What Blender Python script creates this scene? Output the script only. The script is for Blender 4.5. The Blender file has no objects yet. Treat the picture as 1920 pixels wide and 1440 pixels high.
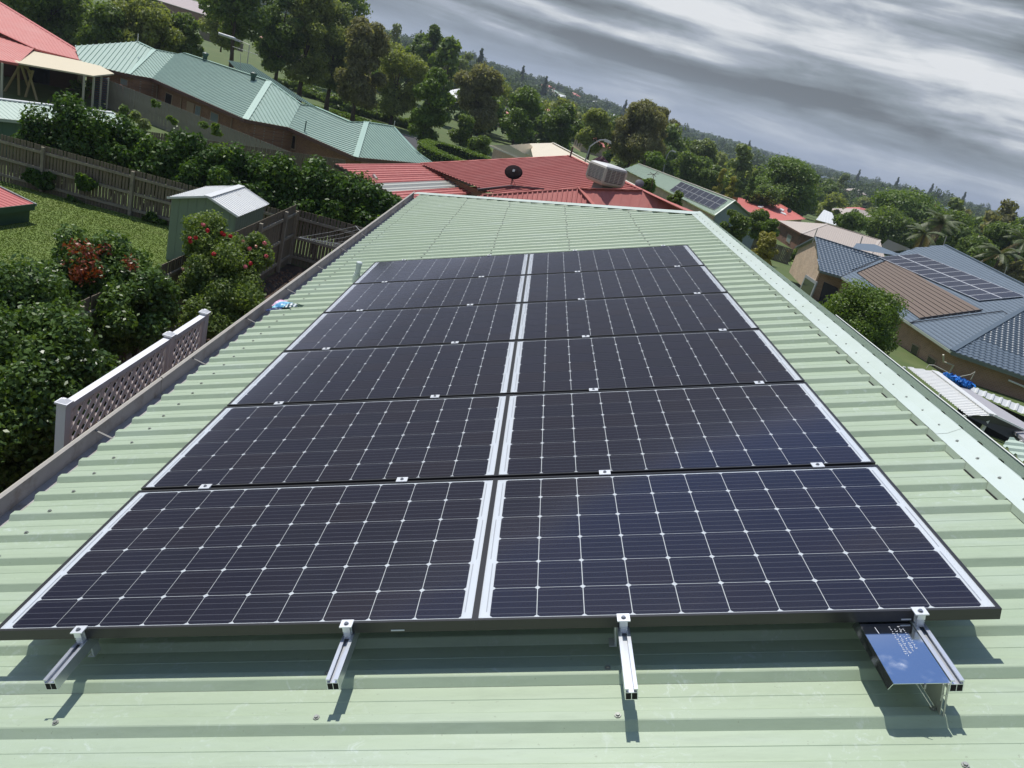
import bpy, bmesh, math, random
import numpy as np
from mathutils import Vector, Matrix
R_ = math.radians
rnd = random.Random(7)
sc = bpy.context.scene
COL = sc.collection

# ------------------------------------------------------------------ camera
# rows: camera right, camera down, camera forward, in world axes (X right across the roof, Y along the ridge, Z up)
CR = np.array([[0.9658149918867991, 0.049936349974479044, 0.2543772049495075],
               [0.255248631489398, -0.35455473768132983, -0.8995215806797606],
               [0.0452718187104702, 0.9337008615916833, -0.3551804660897067]])
CC = np.array([-0.193, -2.079, 5.520])
FL = 1454.2
cam_d = bpy.data.cameras.new('camera'); cam = bpy.data.objects.new('camera', cam_d); COL.objects.link(cam)
cam_d.sensor_width = 36; cam_d.lens = FL / 1920 * 36; cam_d.clip_start = 0.05; cam_d.clip_end = 8000
m = Matrix.Identity(4)
for i in range(3):
    m[i][0] = CR[0][i]; m[i][1] = -CR[1][i]; m[i][2] = -CR[2][i]; m[i][3] = CC[i]
cam.matrix_world = m
sc.camera = cam

# ------------------------------------------------------------------ light and sky
SUN = Vector((-0.285, 0.365, 0.885)).normalized()      # towards the sun
sun_el = math.asin(SUN.z); sun_az = math.atan2(SUN.x, SUN.y)
sd = bpy.data.lights.new('sun', 'SUN'); so = bpy.data.objects.new('sun', sd); COL.objects.link(so)
sd.energy = 4.0; sd.angle = R_(0.53); sd.color = (1.0, 0.965, 0.9)
so.rotation_euler = (-SUN).to_track_quat('-Z', 'Y').to_euler()
w = bpy.data.worlds.new('World'); sc.world = w; w.use_nodes = True
sc.view_settings.view_transform = 'Standard'; sc.view_settings.look = 'None'
sc.view_settings.exposure = 0.0; sc.view_settings.gamma = 1.0; sc.view_settings.use_curve_mapping = False
sc.render.engine = 'CYCLES'
sc.cycles.max_bounces = 6; sc.cycles.diffuse_bounces = 3; sc.cycles.glossy_bounces = 3
sc.cycles.transparent_max_bounces = 10; sc.cycles.transmission_bounces = 3
sc.cycles.sample_clamp_indirect = 4.0

class NT:
    """small node-tree writer"""
    def __init__(s, tree): s.t = tree; s.n = tree.nodes; s.l = tree.links
    def N(s, typ, **kw):
        n = s.n.new(typ)
        for k, v in kw.items():
            if k.startswith('i_'):
                key = k[2:]; key = int(key) if key.isdigit() else key.replace('_', ' ')
                sock = n.inputs[key]
                if isinstance(v, bpy.types.NodeSocket): s.l.new(v, sock)
                else: sock.default_value = v
            else: setattr(n, k, v)
        return n
    def M(s, op, a, b=None, c=None, clamp=False):
        n = s.n.new('ShaderNodeMath'); n.operation = op; n.use_clamp = clamp
        for i, v in enumerate((a, b, c)):
            if v is None: continue
            if isinstance(v, bpy.types.NodeSocket): s.l.new(v, n.inputs[i])
            else: n.inputs[i].default_value = v
        return n.outputs[0]
    def ramp(s, fac, stops, interp='LINEAR'):
        n = s.n.new('ShaderNodeValToRGB'); n.color_ramp.interpolation = interp
        e = n.color_ramp.elements
        while len(e) < len(stops): e.new(0.5)
        for q, (p, c) in zip(e, stops):
            q.position = p; q.color = (*c, 1) if len(c) == 3 else c
        s.l.new(fac, n.inputs[0]); return n.outputs[0]
    def mix(s, fac, a, b, blend='MIX'):
        n = s.n.new('ShaderNodeMix'); n.data_type = 'RGBA'; n.blend_type = blend
        for k, v in ((0, fac), (6, a), (7, b)):
            if isinstance(v, bpy.types.NodeSocket): s.l.new(v, n.inputs[k])
            else: n.inputs[k].default_value = (*v, 1) if isinstance(v, tuple) and len(v) == 3 else v
        return n.outputs[2]

t = NT(w.node_tree)
bg = w.node_tree.nodes['Background']
sky = t.N('ShaderNodeTexSky'); sky.sky_type = 'NISHITA'; sky.sun_disc = False
sky.sun_elevation = sun_el; sky.sun_rotation = sun_az; sky.altitude = 600; sky.air_density = 1.0; sky.dust_density = 0.6
tc = t.N('ShaderNodeTexCoord'); sp = t.N('ShaderNodeSeparateXYZ', i_0=tc.outputs['Generated'])
dx, dy, dz = sp.outputs[0], sp.outputs[1], sp.outputs[2]
def cloud(sx, sz, off, detail, rough, dist):
    v = t.N('ShaderNodeCombineXYZ', i_0=t.M('MULTIPLY', dx, sx), i_1=t.M('MULTIPLY', dy, sx), i_2=t.M('ADD', t.M('MULTIPLY', dz, sz), off))
    return t.N('ShaderNodeTexNoise', i_Vector=v.outputs[0], i_Scale=1.0, i_Detail=detail, i_Roughness=rough, i_Distortion=dist).outputs[0]
n1 = cloud(2.4, 25.0, 7.6, 8.0, 0.50, 0.35)        # long bands with soft puffs
n2 = cloud(1.6, 6.5, 5.1, 4.0, 0.5, 0.2)            # large masses
n3 = cloud(9.0, 32.0, 2.2, 8.0, 0.60, 0.4)         # ragged edges
dens = t.M('ADD', t.M('ADD', t.M('MULTIPLY', n1, 0.85), t.M('MULTIPLY', n2, 0.45)), t.M('MULTIPLY', n3, 0.24))     # about 0.76 on average
dens = t.M('ADD', t.M('SUBTRACT', dens, 0.15), t.ramp(dz, [(k_, (v_, v_, v_)) for k_, v_ in ((0.0, .165), (0.06, .175), (0.13, .19), (0.18, .26), (0.25, .42), (0.38, .44), (0.50, .01), (1.0, .0))]))
cl = t.ramp(dens, [(0.69, (0.78, 0.805, 0.83)), (0.745, (0.60, 0.64, 0.68)), (0.79, (0.40, 0.445, 0.51)), (0.85, (0.275, 0.318, 0.355)), (0.94, (0.165, 0.187, 0.203))])
cover = t.ramp(dens, [(0.66, (0, 0, 0)), (0.73, (1, 1, 1))])
skyc = t.N('ShaderNodeMix'); skyc.data_type = 'RGBA'; skyc.blend_type = 'MULTIPLY'; skyc.inputs[0].default_value = 1
t.l.new(sky.outputs[0], skyc.inputs[6]); skyc.inputs[7].default_value = (0.088, 0.108, 0.136, 1)
low = t.ramp(dz, [(0.0, (0.6, 0.6, 0.6)), (0.025, (0.35, 0.35, 0.35)), (0.06, (0, 0, 0))])
hz = t.mix(low, cl, (0.36, 0.435, 0.54))
cover = t.M('MAXIMUM', cover, t.ramp(dz, [(0.30, (1, 1, 1)), (0.45, (0, 0, 0))]))
full = t.mix(cover, t.mix(low, skyc.outputs[2], (0.36, 0.435, 0.54)), hz)
t.l.new(full, bg.inputs[0]); bg.inputs[1].default_value = 1.0

# ------------------------------------------------------------------ materials
MATS = {}
def mat(name, col, rough=0.6, metal=0.0, var=0.0, vscale=3.0, bump=0.0, bscale=60.0, col2=None, spec=0.5, stretch=(1, 1, 1), island=0.0, c2lo=0.45, c2hi=0.7):
    if name in MATS: return MATS[name]
    m = bpy.data.materials.new(name); m.use_nodes = True; MATS[name] = m
    t = NT(m.node_tree); b = m.node_tree.nodes['Principled BSDF']
    b.inputs['Roughness'].default_value = rough; b.inputs['Metallic'].default_value = metal
    b.inputs['Specular IOR Level'].default_value = spec
    c = None
    if var or col2 or bump:
        tc = t.N('ShaderNodeTexCoord'); mp = t.N('ShaderNodeMapping', i_Vector=tc.outputs['Object']); mp.inputs['Scale'].default_value = stretch
    if col2:
        n = t.N('ShaderNodeTexNoise', i_Vector=mp.outputs[0], i_Scale=vscale, i_Detail=6.0, i_Roughness=0.65)
        f = t.ramp(n.outputs[0], [(c2lo, (0, 0, 0)), (c2hi, (1, 1, 1))]); c = t.mix(f, col, col2)
    if var:
        n = t.N('ShaderNodeTexNoise', i_Vector=mp.outputs[0], i_Scale=vscale * 1.7, i_Detail=5.0, i_Roughness=0.6)
        f = t.M('ADD', t.M('MULTIPLY', n.outputs[0], 2 * var), 1 - var)
        hs = t.N('ShaderNodeHueSaturation', i_Value=f, i_Color=(c if c else (*col, 1))); c = hs.outputs[0]
    if island:
        g = t.N('ShaderNodeNewGeometry'); f = t.M('ADD', t.M('MULTIPLY', g.outputs['Random Per Island'], 2 * island), 1 - island)
        hs = t.N('ShaderNodeHueSaturation', i_Value=f, i_Color=(c if c else (*col, 1))); c = hs.outputs[0]
    if c: t.l.new(c, b.inputs['Base Color'])
    else: b.inputs['Base Color'].default_value = (*col, 1)
    if bump:
        n = t.N('ShaderNodeTexNoise', i_Vector=mp.outputs[0], i_Scale=bscale, i_Detail=4.0)
        bp = t.N('ShaderNodeBump', i_Strength=bump, i_Distance=0.02, i_Height=n.outputs[0]); t.l.new(bp.outputs[0], b.inputs['Normal'])
    return m

def leafmat(name, ca, cb, gloss=0.45, trans=0.35, spec=0.5, cc=None):
    """foliage: each leaf its own tint, with patches of older and younger growth"""
    if name in MATS: return MATS[name]
    m = bpy.data.materials.new(name); m.use_nodes = True; MATS[name] = m
    t = NT(m.node_tree); b = m.node_tree.nodes['Principled BSDF']; out = m.node_tree.nodes['Material Output']
    g = t.N('ShaderNodeNewGeometry'); tc = t.N('ShaderNodeTexCoord')
    n = t.N('ShaderNodeTexNoise', i_Vector=tc.outputs['Object'], i_Scale=0.9, i_Detail=3.0)
    f = t.M('ADD', t.M('MULTIPLY', g.outputs['Random Per Island'], 0.65), t.M('MULTIPLY', t.M('SUBTRACT', n.outputs[0], 0.35), 1.1), clamp=True)
    c = t.ramp(f, [(0.0, ca), (0.75, cb), (1.0, cc or cb)])
    t.l.new(c, b.inputs['Base Color']); b.inputs['Roughness'].default_value = gloss; b.inputs['Specular IOR Level'].default_value = spec
    tr = t.N('ShaderNodeBsdfTranslucent'); t.l.new(t.mix(1.0, c, (1.0, 1.0, 0.45), 'MULTIPLY'), tr.inputs[0])
    ms = t.N('ShaderNodeMixShader', i_0=trans); t.l.new(b.outputs[0], ms.inputs[1]); t.l.new(tr.outputs[0], ms.inputs[2])
    t.l.new(ms.outputs[0], out.inputs[0]); return m

# ------------------------------------------------------------------ mesh helpers
class MB:
    def __init__(s): s.v = []; s.f = []; s.mi = []
    def add(s, vs, fs, mi=0):
        o = len(s.v); s.v += [tuple(map(float, p)) for p in vs]; s.f += [tuple(i + o for i in f) for f in fs]; s.mi += [mi] * len(fs)
    def hexa(s, p, mi=0):      # 8 corners: bottom ring then top ring
        s.add(p, [(3, 2, 1, 0), (4, 5, 6, 7), (0, 1, 5, 4), (1, 2, 6, 5), (2, 3, 7, 6), (3, 0, 4, 7)], mi)
    def box(s, x0, x1, y0, y1, z0, z1, mi=0, T=None):
        p = [(x0, y0, z0), (x1, y0, z0), (x1, y1, z0), (x0, y1, z0), (x0, y0, z1), (x1, y0, z1), (x1, y1, z1), (x0, y1, z1)]
        s.hexa([T(*q) for q in p] if T else p, mi)
    def bar(s, a, b, wd, ht, up=(0, 0, 1), mi=0):
        a = Vector(a); b = Vector(b); d = (b - a).normalized(); up = Vector(up)
        sx = d.cross(up)
        if sx.length < 1e-4: sx = d.cross(Vector((1, 0, 0)))
        sx.normalize(); uz = sx.cross(d).normalized(); sx *= wd / 2; uz *= ht / 2
        s.hexa([a - sx - uz, a + sx - uz, a + sx + uz, a - sx + uz, b - sx - uz, b + sx - uz, b + sx + uz, b - sx + uz], mi)
    def tube(s, pts, rad, seg=8, mi=0, caps=True):
        pts = [Vector(p) for p in pts]; rads = rad if isinstance(rad, (list, tuple)) else [rad] * len(pts)
        o = len(s.v); ref = None
        for i, p in enumerate(pts):
            d = (pts[min(i + 1, len(pts) - 1)] - pts[max(i - 1, 0)]).normalized()
            if ref is None: ref = d.cross(Vector((0, 0, 1)) if abs(d.z) < .9 else Vector((1, 0, 0))).normalized()
            ref = (ref - d * ref.dot(d)).normalized(); q = d.cross(ref)
            for k in range(seg):
                a = 2 * math.pi * k / seg; s.v.append(tuple(p + (ref * math.cos(a) + q * math.sin(a)) * rads[i]))
        for i in range(len(pts) - 1):
            for k in range(seg):
                k2 = (k + 1) % seg; s.f.append((o + i * seg + k, o + i * seg + k2, o + (i + 1) * seg + k2, o + (i + 1) * seg + k)); s.mi.append(mi)
        if caps:
            s.f.append(tuple(o + k for k in reversed(range(seg)))); s.f.append(tuple(o + (len(pts) - 1) * seg + k for k in range(seg))); s.mi += [mi, mi]
    def extrude(s, prof, a, b, mi=0, T=None, closed=True):   # profile of 2-D points run from a to b along local y
        n = len(prof); o = len(s.v)
        for y in (a, b):
            for (x, z) in prof: s.v.append(tuple(T(x, y, z) if T else (x, y, z)))
        for i in range(n if closed else n - 1):
            j = (i + 1) % n; s.f.append((o + i, o + j, o + n + j, o + n + i)); s.mi.append(mi)
        if closed: s.f.append(tuple(o + i for i in reversed(range(n)))); s.f.append(tuple(o + n + i for i in range(n))); s.mi += [mi, mi]
    def mesh(s, name, mats, smooth=False):
        me = bpy.data.meshes.new(name); me.from_pydata(s.v, [], s.f)
        for q in (mats if isinstance(mats, (list, tuple)) else [mats]): me.materials.append(q)
        if any(s.mi): me.polygons.foreach_set('material_index', s.mi)
        if smooth: me.polygons.foreach_set('use_smooth', [True] * len(s.f))
        me.update(); return me
    def build(s, name, mats, parent=None, smooth=False, **props):
        return obj(name, s.mesh(name, mats, smooth), parent, **props)
def obj(name, me, parent=None, **props):
    o = bpy.data.objects.new(name, me); COL.objects.link(o)
    if parent is not None:
        o.parent = parent
        if parent.type == 'EMPTY' : o.matrix_parent_inverse = parent.matrix_basis.inverted()
    for k, v in props.items():
        if v: o[k] = v
    return o
def thing(name, label, cat, loc=(0, 0, 0), group=None):
    o = bpy.data.objects.new(name, None); COL.objects.link(o); o.location = loc; o.empty_display_size = 0.2
    o['label'] = label; o['category'] = cat
    if group: o['group'] = group
    return o
def copy_tree(o, offset, label=None, parent=None):
    c = o.copy(); COL.objects.link(c)
    if parent is None:
        c.location = Vector(o.location) + Vector(offset)
        if label: c['label'] = label
    else:
        c.parent = parent
    for ch in o.children: copy_tree(ch, offset, None, c)
    return c

# pixel (1920-wide photograph) -> point of the real place at height z / distance Y / on a plane
def _ray(x, y): return CR.T @ np.array([(x - 960) / FL, (y - 720) / FL, 1.0])
def PZ(x, y, z): d = _ray(x, y); return Vector(CC + d * (z - CC[2]) / d[2])
def PY(x, y, Y): d = _ray(x, y); return Vector(CC + d * (Y - CC[1]) / d[1])
def PP(x, y, p, n): d = Vector(_ray(x, y)); c = Vector(CC); return c + d * ((p - c).dot(n) / d.dot(n))

# roof frame of the main house: u up the slope, v along the ridge, n off the roof; u=v=n=0 is the glass of the front panels at the seam
PITCH = R_(18.5); CP, SP = math.cos(PITCH), math.sin(PITCH); Z0 = 3.9
def L(u, v, n): return Vector((u * CP - n * SP, v, u * SP + n * CP + Z0))

def newell(ps):
    n = Vector((0, 0, 0))
    for i in range(len(ps)):
        a, b = ps[i], ps[(i + 1) % len(ps)]; n += Vector(((a.y - b.y) * (a.z + b.z), (a.z - b.z) * (a.x + b.x), (a.x - b.x) * (a.y + b.y)))
    return n.normalized()
def ribbed(ps, pitch=0.19, h=0.028, prof=None, sdir=None, thick=0.0, mb=None, mi=0, phase=0.0):
    """convex roof face ps (first edge = eave): a ribbed metal sheet whose ribs run up the slope"""
    ps = [Vector(p) for p in ps]; n = newell(ps)
    if n.z < 0: n = -n
    s = Vector(sdir) if sdir is not None else (ps[1] - ps[0]); s = (s - n * s.dot(n)).normalized(); tt = n.cross(s)
    o = ps[0]; q = [((p - o).dot(s), (p - o).dot(tt)) for p in ps]
    smin = min(a for a, b in q); smax = max(a for a, b in q)
    prof = prof or [(0.0, 0), (0.30, 0), (0.42, 1), (0.62, 1), (0.74, 0)]
    xs = []
    k0 = math.floor((smin - phase) / pitch) - 1; k1 = math.ceil((smax - phase) / pitch) + 1
    for k in range(k0, k1 + 1):
        for (a, b) in prof: xs.append((phase + (k + a) * pitch, b * h))
    xs = [(a, b) for a, b in xs if smin < a < smax]; xs = [(smin + 1e-4, 0)] + xs + [(smax - 1e-4, 0)]
    own = mb is None; mb = mb or MB(); prev = None
    for (a, b) in xs:
        lo, hi = 1e9, -1e9
        for i in range(len(q)):
            (x0, y0), (x1, y1) = q[i], q[(i + 1) % len(q)]
            if (x0 - a) * (x1 - a) <= 0 and abs(x1 - x0) > 1e-9:
                y = y0 + (y1 - y0) * (a - x0) / (x1 - x0); lo = min(lo, y); hi = max(hi, y)
        if hi < lo: continue
        i = len(mb.v); mb.v += [tuple(o + s * a + tt * lo + n * b), tuple(o + s * a + tt * hi + n * b)]
        if prev is not None: mb.f.append((prev, i, i + 1, prev + 1)); mb.mi.append(mi)
        prev = i
    return mb
def wallstrip(mb, pts, z0, z1=None, mi=0, inset=0.0):
    for a, b in zip(pts[:-1], pts[1:]):
        za = a.z if z1 is None else z1; zb = b.z if z1 is None else z1
        mb.add([(a.x, a.y, z0), (b.x, b.y, z0), (b.x, b.y, zb), (a.x, a.y, za)], [(0, 1, 2, 3)], mi)
# ================================================================== MAIN HOUSE
sage = mat('sage_roof_paint', (0.38, 0.455, 0.35), 0.42, var=0.05, vscale=1.2, col2=(0.42, 0.49, 0.41), bump=0.04, bscale=25, stretch=(1, 1, 1), c2lo=0.5, c2hi=0.75)
def roofpaint():
    m = bpy.data.materials.new('weathered_sage_roof'); m.use_nodes = True
    t = NT(m.node_tree); b = m.node_tree.nodes['Principled BSDF']
    tc = t.N('ShaderNodeTexCoord'); co = tc.outputs['Object']
    st = t.N('ShaderNodeMapping', i_Vector=co); st.inputs['Scale'].default_value = (0.5, 3.0, 0.5)
    n1 = t.N('ShaderNodeTexNoise', i_Vector=st.outputs[0], i_Scale=2.2, i_Detail=7.0, i_Roughness=0.62)
    c = t.ramp(n1.outputs[0], [(0.3, (0.355, 0.44, 0.300)), (0.55, (0.385, 0.468, 0.335)), (0.75, (0.41, 0.49, 0.385))])
    n2 = t.N('ShaderNodeTexNoise', i_Vector=co, i_Scale=19.0, i_Detail=6.0, i_Roughness=0.75, i_Distortion=1.4)
    n3 = t.N('ShaderNodeTexNoise', i_Vector=co, i_Scale=2.6, i_Detail=2.0)
    f = t.M('MULTIPLY', t.ramp(n2.outputs[0], [(0.54, (0, 0, 0)), (0.66, (1, 1, 1))]), t.ramp(n3.outputs[0], [(0.47, (0, 0, 0)), (0.60, (0.85, 0.85, 0.85))]))
    c = t.mix(f, c, (0.48, 0.555, 0.48))
    n4 = t.N('ShaderNodeTexNoise', i_Vector=co, i_Scale=70.0, i_Detail=2.0)
    f = t.ramp(n4.outputs[0], [(0.72, (0, 0, 0)), (0.75, (1, 1, 1))]); c = t.mix(t.M('MULTIPLY', f, 0.6), c, (0.25, 0.28, 0.2))
    n5 = t.N('ShaderNodeTexNoise', i_Vector=st.outputs[0], i_Scale=9.0, i_Detail=5.0, i_Roughness=0.7)
    c = t.mix(t.M('MULTIPLY', t.ramp(n5.outputs[0], [(0.48, (0, 0, 0)), (0.70, (1, 1, 1))]), 0.34), c, (0.27, 0.33, 0.23))
    t.l.new(c, b.inputs['Base Color']); b.inputs['Roughness'].default_value = 0.45
    bp = t.N('ShaderNodeBump', i_Strength=0.05, i_Distance=0.03, i_Height=n1.outputs[0]); t.l.new(bp.outputs[0], b.inputs['Normal'])
    return m
roofm = roofpaint()
gal = mat('gutter_grey_inside', (0.36, 0.35, 0.34), 0.6, 0.0, var=0.2, vscale=5, col2=(0.22, 0.19, 0.16), c2lo=0.5, c2hi=0.68)
lipm = mat('gutter_lip_beige', (0.50, 0.46, 0.40), 0.5, var=0.12, vscale=8)
screwm = mat('screw_zinc', (0.35, 0.36, 0.33), 0.4, 0.6)
slotm = mat('shade_black', (0.01, 0.01, 0.01), 0.9)  # flat black that stands in for shade in slots and hollows
brickw = mat('house_brick_plain', (0.34, 0.2, 0.14), 0.85, var=0.15, vscale=6)

house = thing('house', 'house under the pale green ribbed roof carrying twelve solar panels in the foreground', 'house', (0, 4, -2.5))
EAVE, RIDGE, PAN, RT = -2.392, 2.305, -0.185, -0.16
RP = 0.195; VB = -0.0975      # rib spacing, foot of the first rib
HV0, HV1, HU1 = 9.05, 13.64, -2.464       # the far hip runs from (RIDGE, HV0) to (HU1, HV1)
def S(u, v): return 0.33 + (u - 0.33) * 1.0233, -2.08 + (v + 2.08) * 1.0233
def hip_v(u): return HV0 + (RIDGE - u) * (HV1 - HV0) / (RIDGE - HU1)      # where the far hip cuts the slope
# one sheet: four ribs; profile along v
prof = []
for k in range(4):
    v0 = VB + RP * k
    prof += [(v0, PAN), (v0 + 0.0215, RT - 0.002), (v0 + 0.0255, RT), (v0 + 0.058, RT), (v0 + 0.062, RT - 0.002), (v0 + 0.0855, PAN), (v0 + 0.136, PAN), (v0 + 0.138, PAN + 0.0016), (v0 + 0.140, PAN)]
prof.append((VB + RP * 4, PAN))
SW = RP * 4
for j in range(-5, 19):
    mb = MB(); prev = None
    lift = 0.0 if j % 2 else 0.0009
    for (v, n) in prof:
        vv = v + SW * j
        if vv < HV0: ue = RIDGE
        else: ue = RIDGE - (vv - HV0) * (RIDGE - HU1) / (HV1 - HV0)
        if ue < EAVE + 0.02: break
        i = len(mb.v); us = [EAVE + rnd.uniform(0, .0)] + [a for a in np.linspace(EAVE, ue, 5)[1:]]
        for u in us: mb.v.append(tuple(L(u, vv, n + lift)))
        if prev is not None:
            for k in range(len(us) - 1): mb.f.append((prev + k, i + k, i + k + 1, prev + k + 1)); mb.mi.append(0)
        prev = i
    mb.build('roof_sheet', roofm, house)
# screws
sm = MB(); r = 0.0075
for (z0, z1, rr) in ((0, 0.0012, 0.0105), (0.0012, 0.006, 0.0062)):
    sm.extrude([(0, 0)], 0, 0) if False else None
    a = [(rr * math.cos(k * math.pi / 3), rr * math.sin(k * math.pi / 3), z0) for k in range(6)] + [(rr * math.cos(k * math.pi / 3), rr * math.sin(k * math.pi / 3), z1) for k in range(6)]
    sm.add(a, [tuple(range(5, -1, -1)), tuple(range(6, 12))] + [(k, (k + 1) % 6, 6 + (k + 1) % 6, 6 + k) for k in range(6)])
screw_me = sm.mesh('screw', screwm)
rotR = Matrix(((CP, 0, -SP), (0, 1, 0), (SP, 0, CP)))
def place_me(name, me, u, v, n, parent, rot=0.0):
    o = obj(name, me, parent)
    o.matrix_basis = Matrix.Translation(L(u, v, n)) @ (rotR @ Matrix.Rotation(rot, 3, 'Z')).to_4x4()
    o.matrix_parent_inverse = parent.matrix_basis.inverted()
    return o
far = MB()
def far_screw(u, v):
    p = L(u, v, RT + 0.0025); far.box(-0.009, 0.009, -0.009, 0.009, 0, 0.008, T=lambda a, b, c: L(u + a, v + b, RT + 0.0025 + c))
for k in range(-12, 72):
    vc = VB + 0.043 + RP * k
    for uc in (-2.197, -1.307, -0.489, 0.432, 1.353):
        if vc > hip_v(uc) - 0.08: continue
        under = -0.0 < vc < 6.12 and -1.68 < uc < 1.68
        if under or vc < -1.2: continue
        jit = rnd.uniform(-0.012, 0.012)
        if uc < -2 and k % 1 == 0 or vc < 0.0:
            if uc < -2 or rnd.random() < 0.9: place_me('screw', screw_me, uc + jit, vc + rnd.uniform(-.006, .006), RT + 0.0022, house, rnd.random())
        else: far_screw(uc + jit, vc)
    if -0.3 < vc < 8.95: place_me('screw', screw_me, 2.243 + rnd.uniform(-.004, .004), vc, RT + 0.006, house, rnd.random())
far.build('screw_rows', screwm, house, kind='stuff')
# ridge cap: notched down between the ribs, near wing, roll, far wing
capm = mat('ridge_cap_glare_tint', (0.62, 0.70, 0.64), 0.30, var=0.05, vscale=1.1, col2=(0.52, 0.60, 0.50), c2lo=0.45, c2hi=0.75)  # whitened beyond the roof paint: sun glare is put into the cap colour
cn = RT + 0.004
def far_side(d):          # a point d metres beyond the ridge on the other slope, which falls away to the right
    a = L(RIDGE, 0, RT + 0.03); return a.x + d * math.cos(R_(21.6)), a.z - d * math.sin(R_(21.6))
mb = MB()
for (va, vb) in ((-4.0, 1.62), (1.60, 6.0), (5.98, 9.10)):
    lift = 0.0015 if va == 1.60 else 0
    q = [(2.182, cn), (2.24, cn + 0.002), (RIDGE - 0.02, cn + 0.018), (RIDGE, cn + 0.024)]
    o = len(mb.v)
    for v in (va, vb):
        for (u, n) in q: mb.v.append(tuple(L(u, v, n + lift)))
        x, z = far_side(0.02); mb.v.append((x, v, z + lift)); x, z = far_side(0.14); mb.v.append((x, v, z + lift))
    for i in range(5): mb.f.append((o + i, o + i + 1, o + 6 + i + 1, o + 6 + i)); mb.mi.append(0)
mb.build('ridge_cap', capm, house)
for k in range(-14, 46):          # turned-down tabs of the cap in each pan
    v0 = VB + RP * k; a, b = v0 + 0.066, v0 + RP + 0.020
    mb = MB()
    p = [L(2.182, a - 0.004, cn), L(2.182, b, cn), L(2.168, b - 0.020, PAN + 0.0035), L(2.168, a + 0.018, PAN + 0.0035)]
    mb.add(p, [(0, 1, 2, 3)]); mb.add([x + Vector((0.0012, 0, 0)) for x in p], [(3, 2, 1, 0)])
    mb.build('cap_tab', sage, house)
    if k % 3 != 1:
        mb = MB(); mb.box(2.160, 2.167, a + 0.030, b - 0.024, PAN + 0.0008, PAN + 0.0032, T=lambda u, v, n: L(u, v, n)); mb.build('slot_shade_strip', slotm, house)  # black strip painted in for the dark slot below each tab
# hip cap
mb = MB()
A0, A1 = L(RIDGE, HV0, cn + 0.02), L(HU1, HV1, cn + 0.02)
d = (A1 - A0).normalized(); nrm = (L(0, 0, 1) - L(0, 0, 0)); side = nrm.cross(d).normalized()
if side.y > 0: side = -side
downy = Vector((0.02, 0.135, -0.055))
mb.add([A0, A1, A1 + side * 0.115 - nrm * 0.016, A0 + side * 0.115 - nrm * 0.016, A0 + downy, A1 + downy], [(0, 1, 2, 3), (1, 0, 4, 5)])
mb.build('hip_cap', capm, house)
# hip end and far slope
xe, ze = far_side(4.55)
xr, zr = far_side(0.0)
eL = L(EAVE, 0, PAN)
ribbed([(xe, -4.0, ze), (xe, 13.66, ze), (xr, HV0, zr - 0.02), (xr, -4.0, zr - 0.02)], 0.1905, 0.025).build('roof_far_slope', roofm, house)
ribbed([(xe, 13.66, ze), (eL.x, 13.66, ze), (xr, HV0, zr - 0.03)], 0.1905, 0.025).build('roof_hip_end', roofm, house)
# gutters
def gutter(x_in, z_in, sgn, y0, y1, name, lipc, inc):
    mb = MB(); T = lambda x, y, z: (x_in + sgn * x, y, z_in + z)
    pr = [(-0.012, 0.0), (-0.012, -0.105), (0.128, -0.105), (0.132, 0.005), (0.128, 0.013), (0.140, 0.018), (0.148, 0.008), (0.139, -0.112), (-0.016, -0.112), (-0.016, 0.0)]
    mb.extrude(pr, y0, y1, T=T); g = mb.build(name, inc, house)
    mb = MB(); mb.extrude([(0.124, 0.0132), (0.138, 0.0215), (0.154, 0.0105), (0.1485, -0.002), (0.142, 0.004)], y0, y1, T=T); mb.build('gutter_lip', lipc, g)
    return g
for (ya, yb) in ((-4.0, 2.95), (2.96, 7.4), (7.41, 13.7)):
    g = gutter(eL.x - 0.015, eL.z - 0.012, -1, ya, yb, 'gutter', lipm, gal)
    y = ya + 0.5
    while y < yb:
        mb = MB(); mb.bar((eL.x - 0.02, y, eL.z - 0.05), (eL.x - 0.145, y, eL.z - 0.02), 0.016, 0.003); mb.build('gutter_strap', mat('strap_metal', (0.24, 0.23, 0.21), 0.6, 0.1), g)
        y += 1.12
gutR = gutter(xe + 0.01, ze - 0.02, 1, -4.0, 13.66, 'gutter', mat('gutter_lip_highlight', (0.72, 0.74, 0.70), 0.4), mat('gutter_green_inside', (0.20, 0.27, 0.24), 0.5, var=0.3, vscale=14))  # the lip's bright highlight is put into its white colour
mb = MB(); mb.box(eL.x, eL.x + 0.02, -4, 13.55, eL.z - 0.2, eL.z - 0.03); mb.box(xe - 0.02, xe, -4, 13.55, ze - 0.2, ze - 0.03); mb.build('fascia', lipm, house)
mb = MB(); mb.box(eL.x + 0.6, xe - 0.6, -4.0, 13.0, -3.0, eL.z - 0.12); mb.build('wall', brickw, house)
mb = MB(); mb.box(eL.x + 0.02, xe - 0.02, -4.0, 13.55, eL.z - 0.14, eL.z - 0.12); mb.build('soffit', lipm, house)

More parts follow.
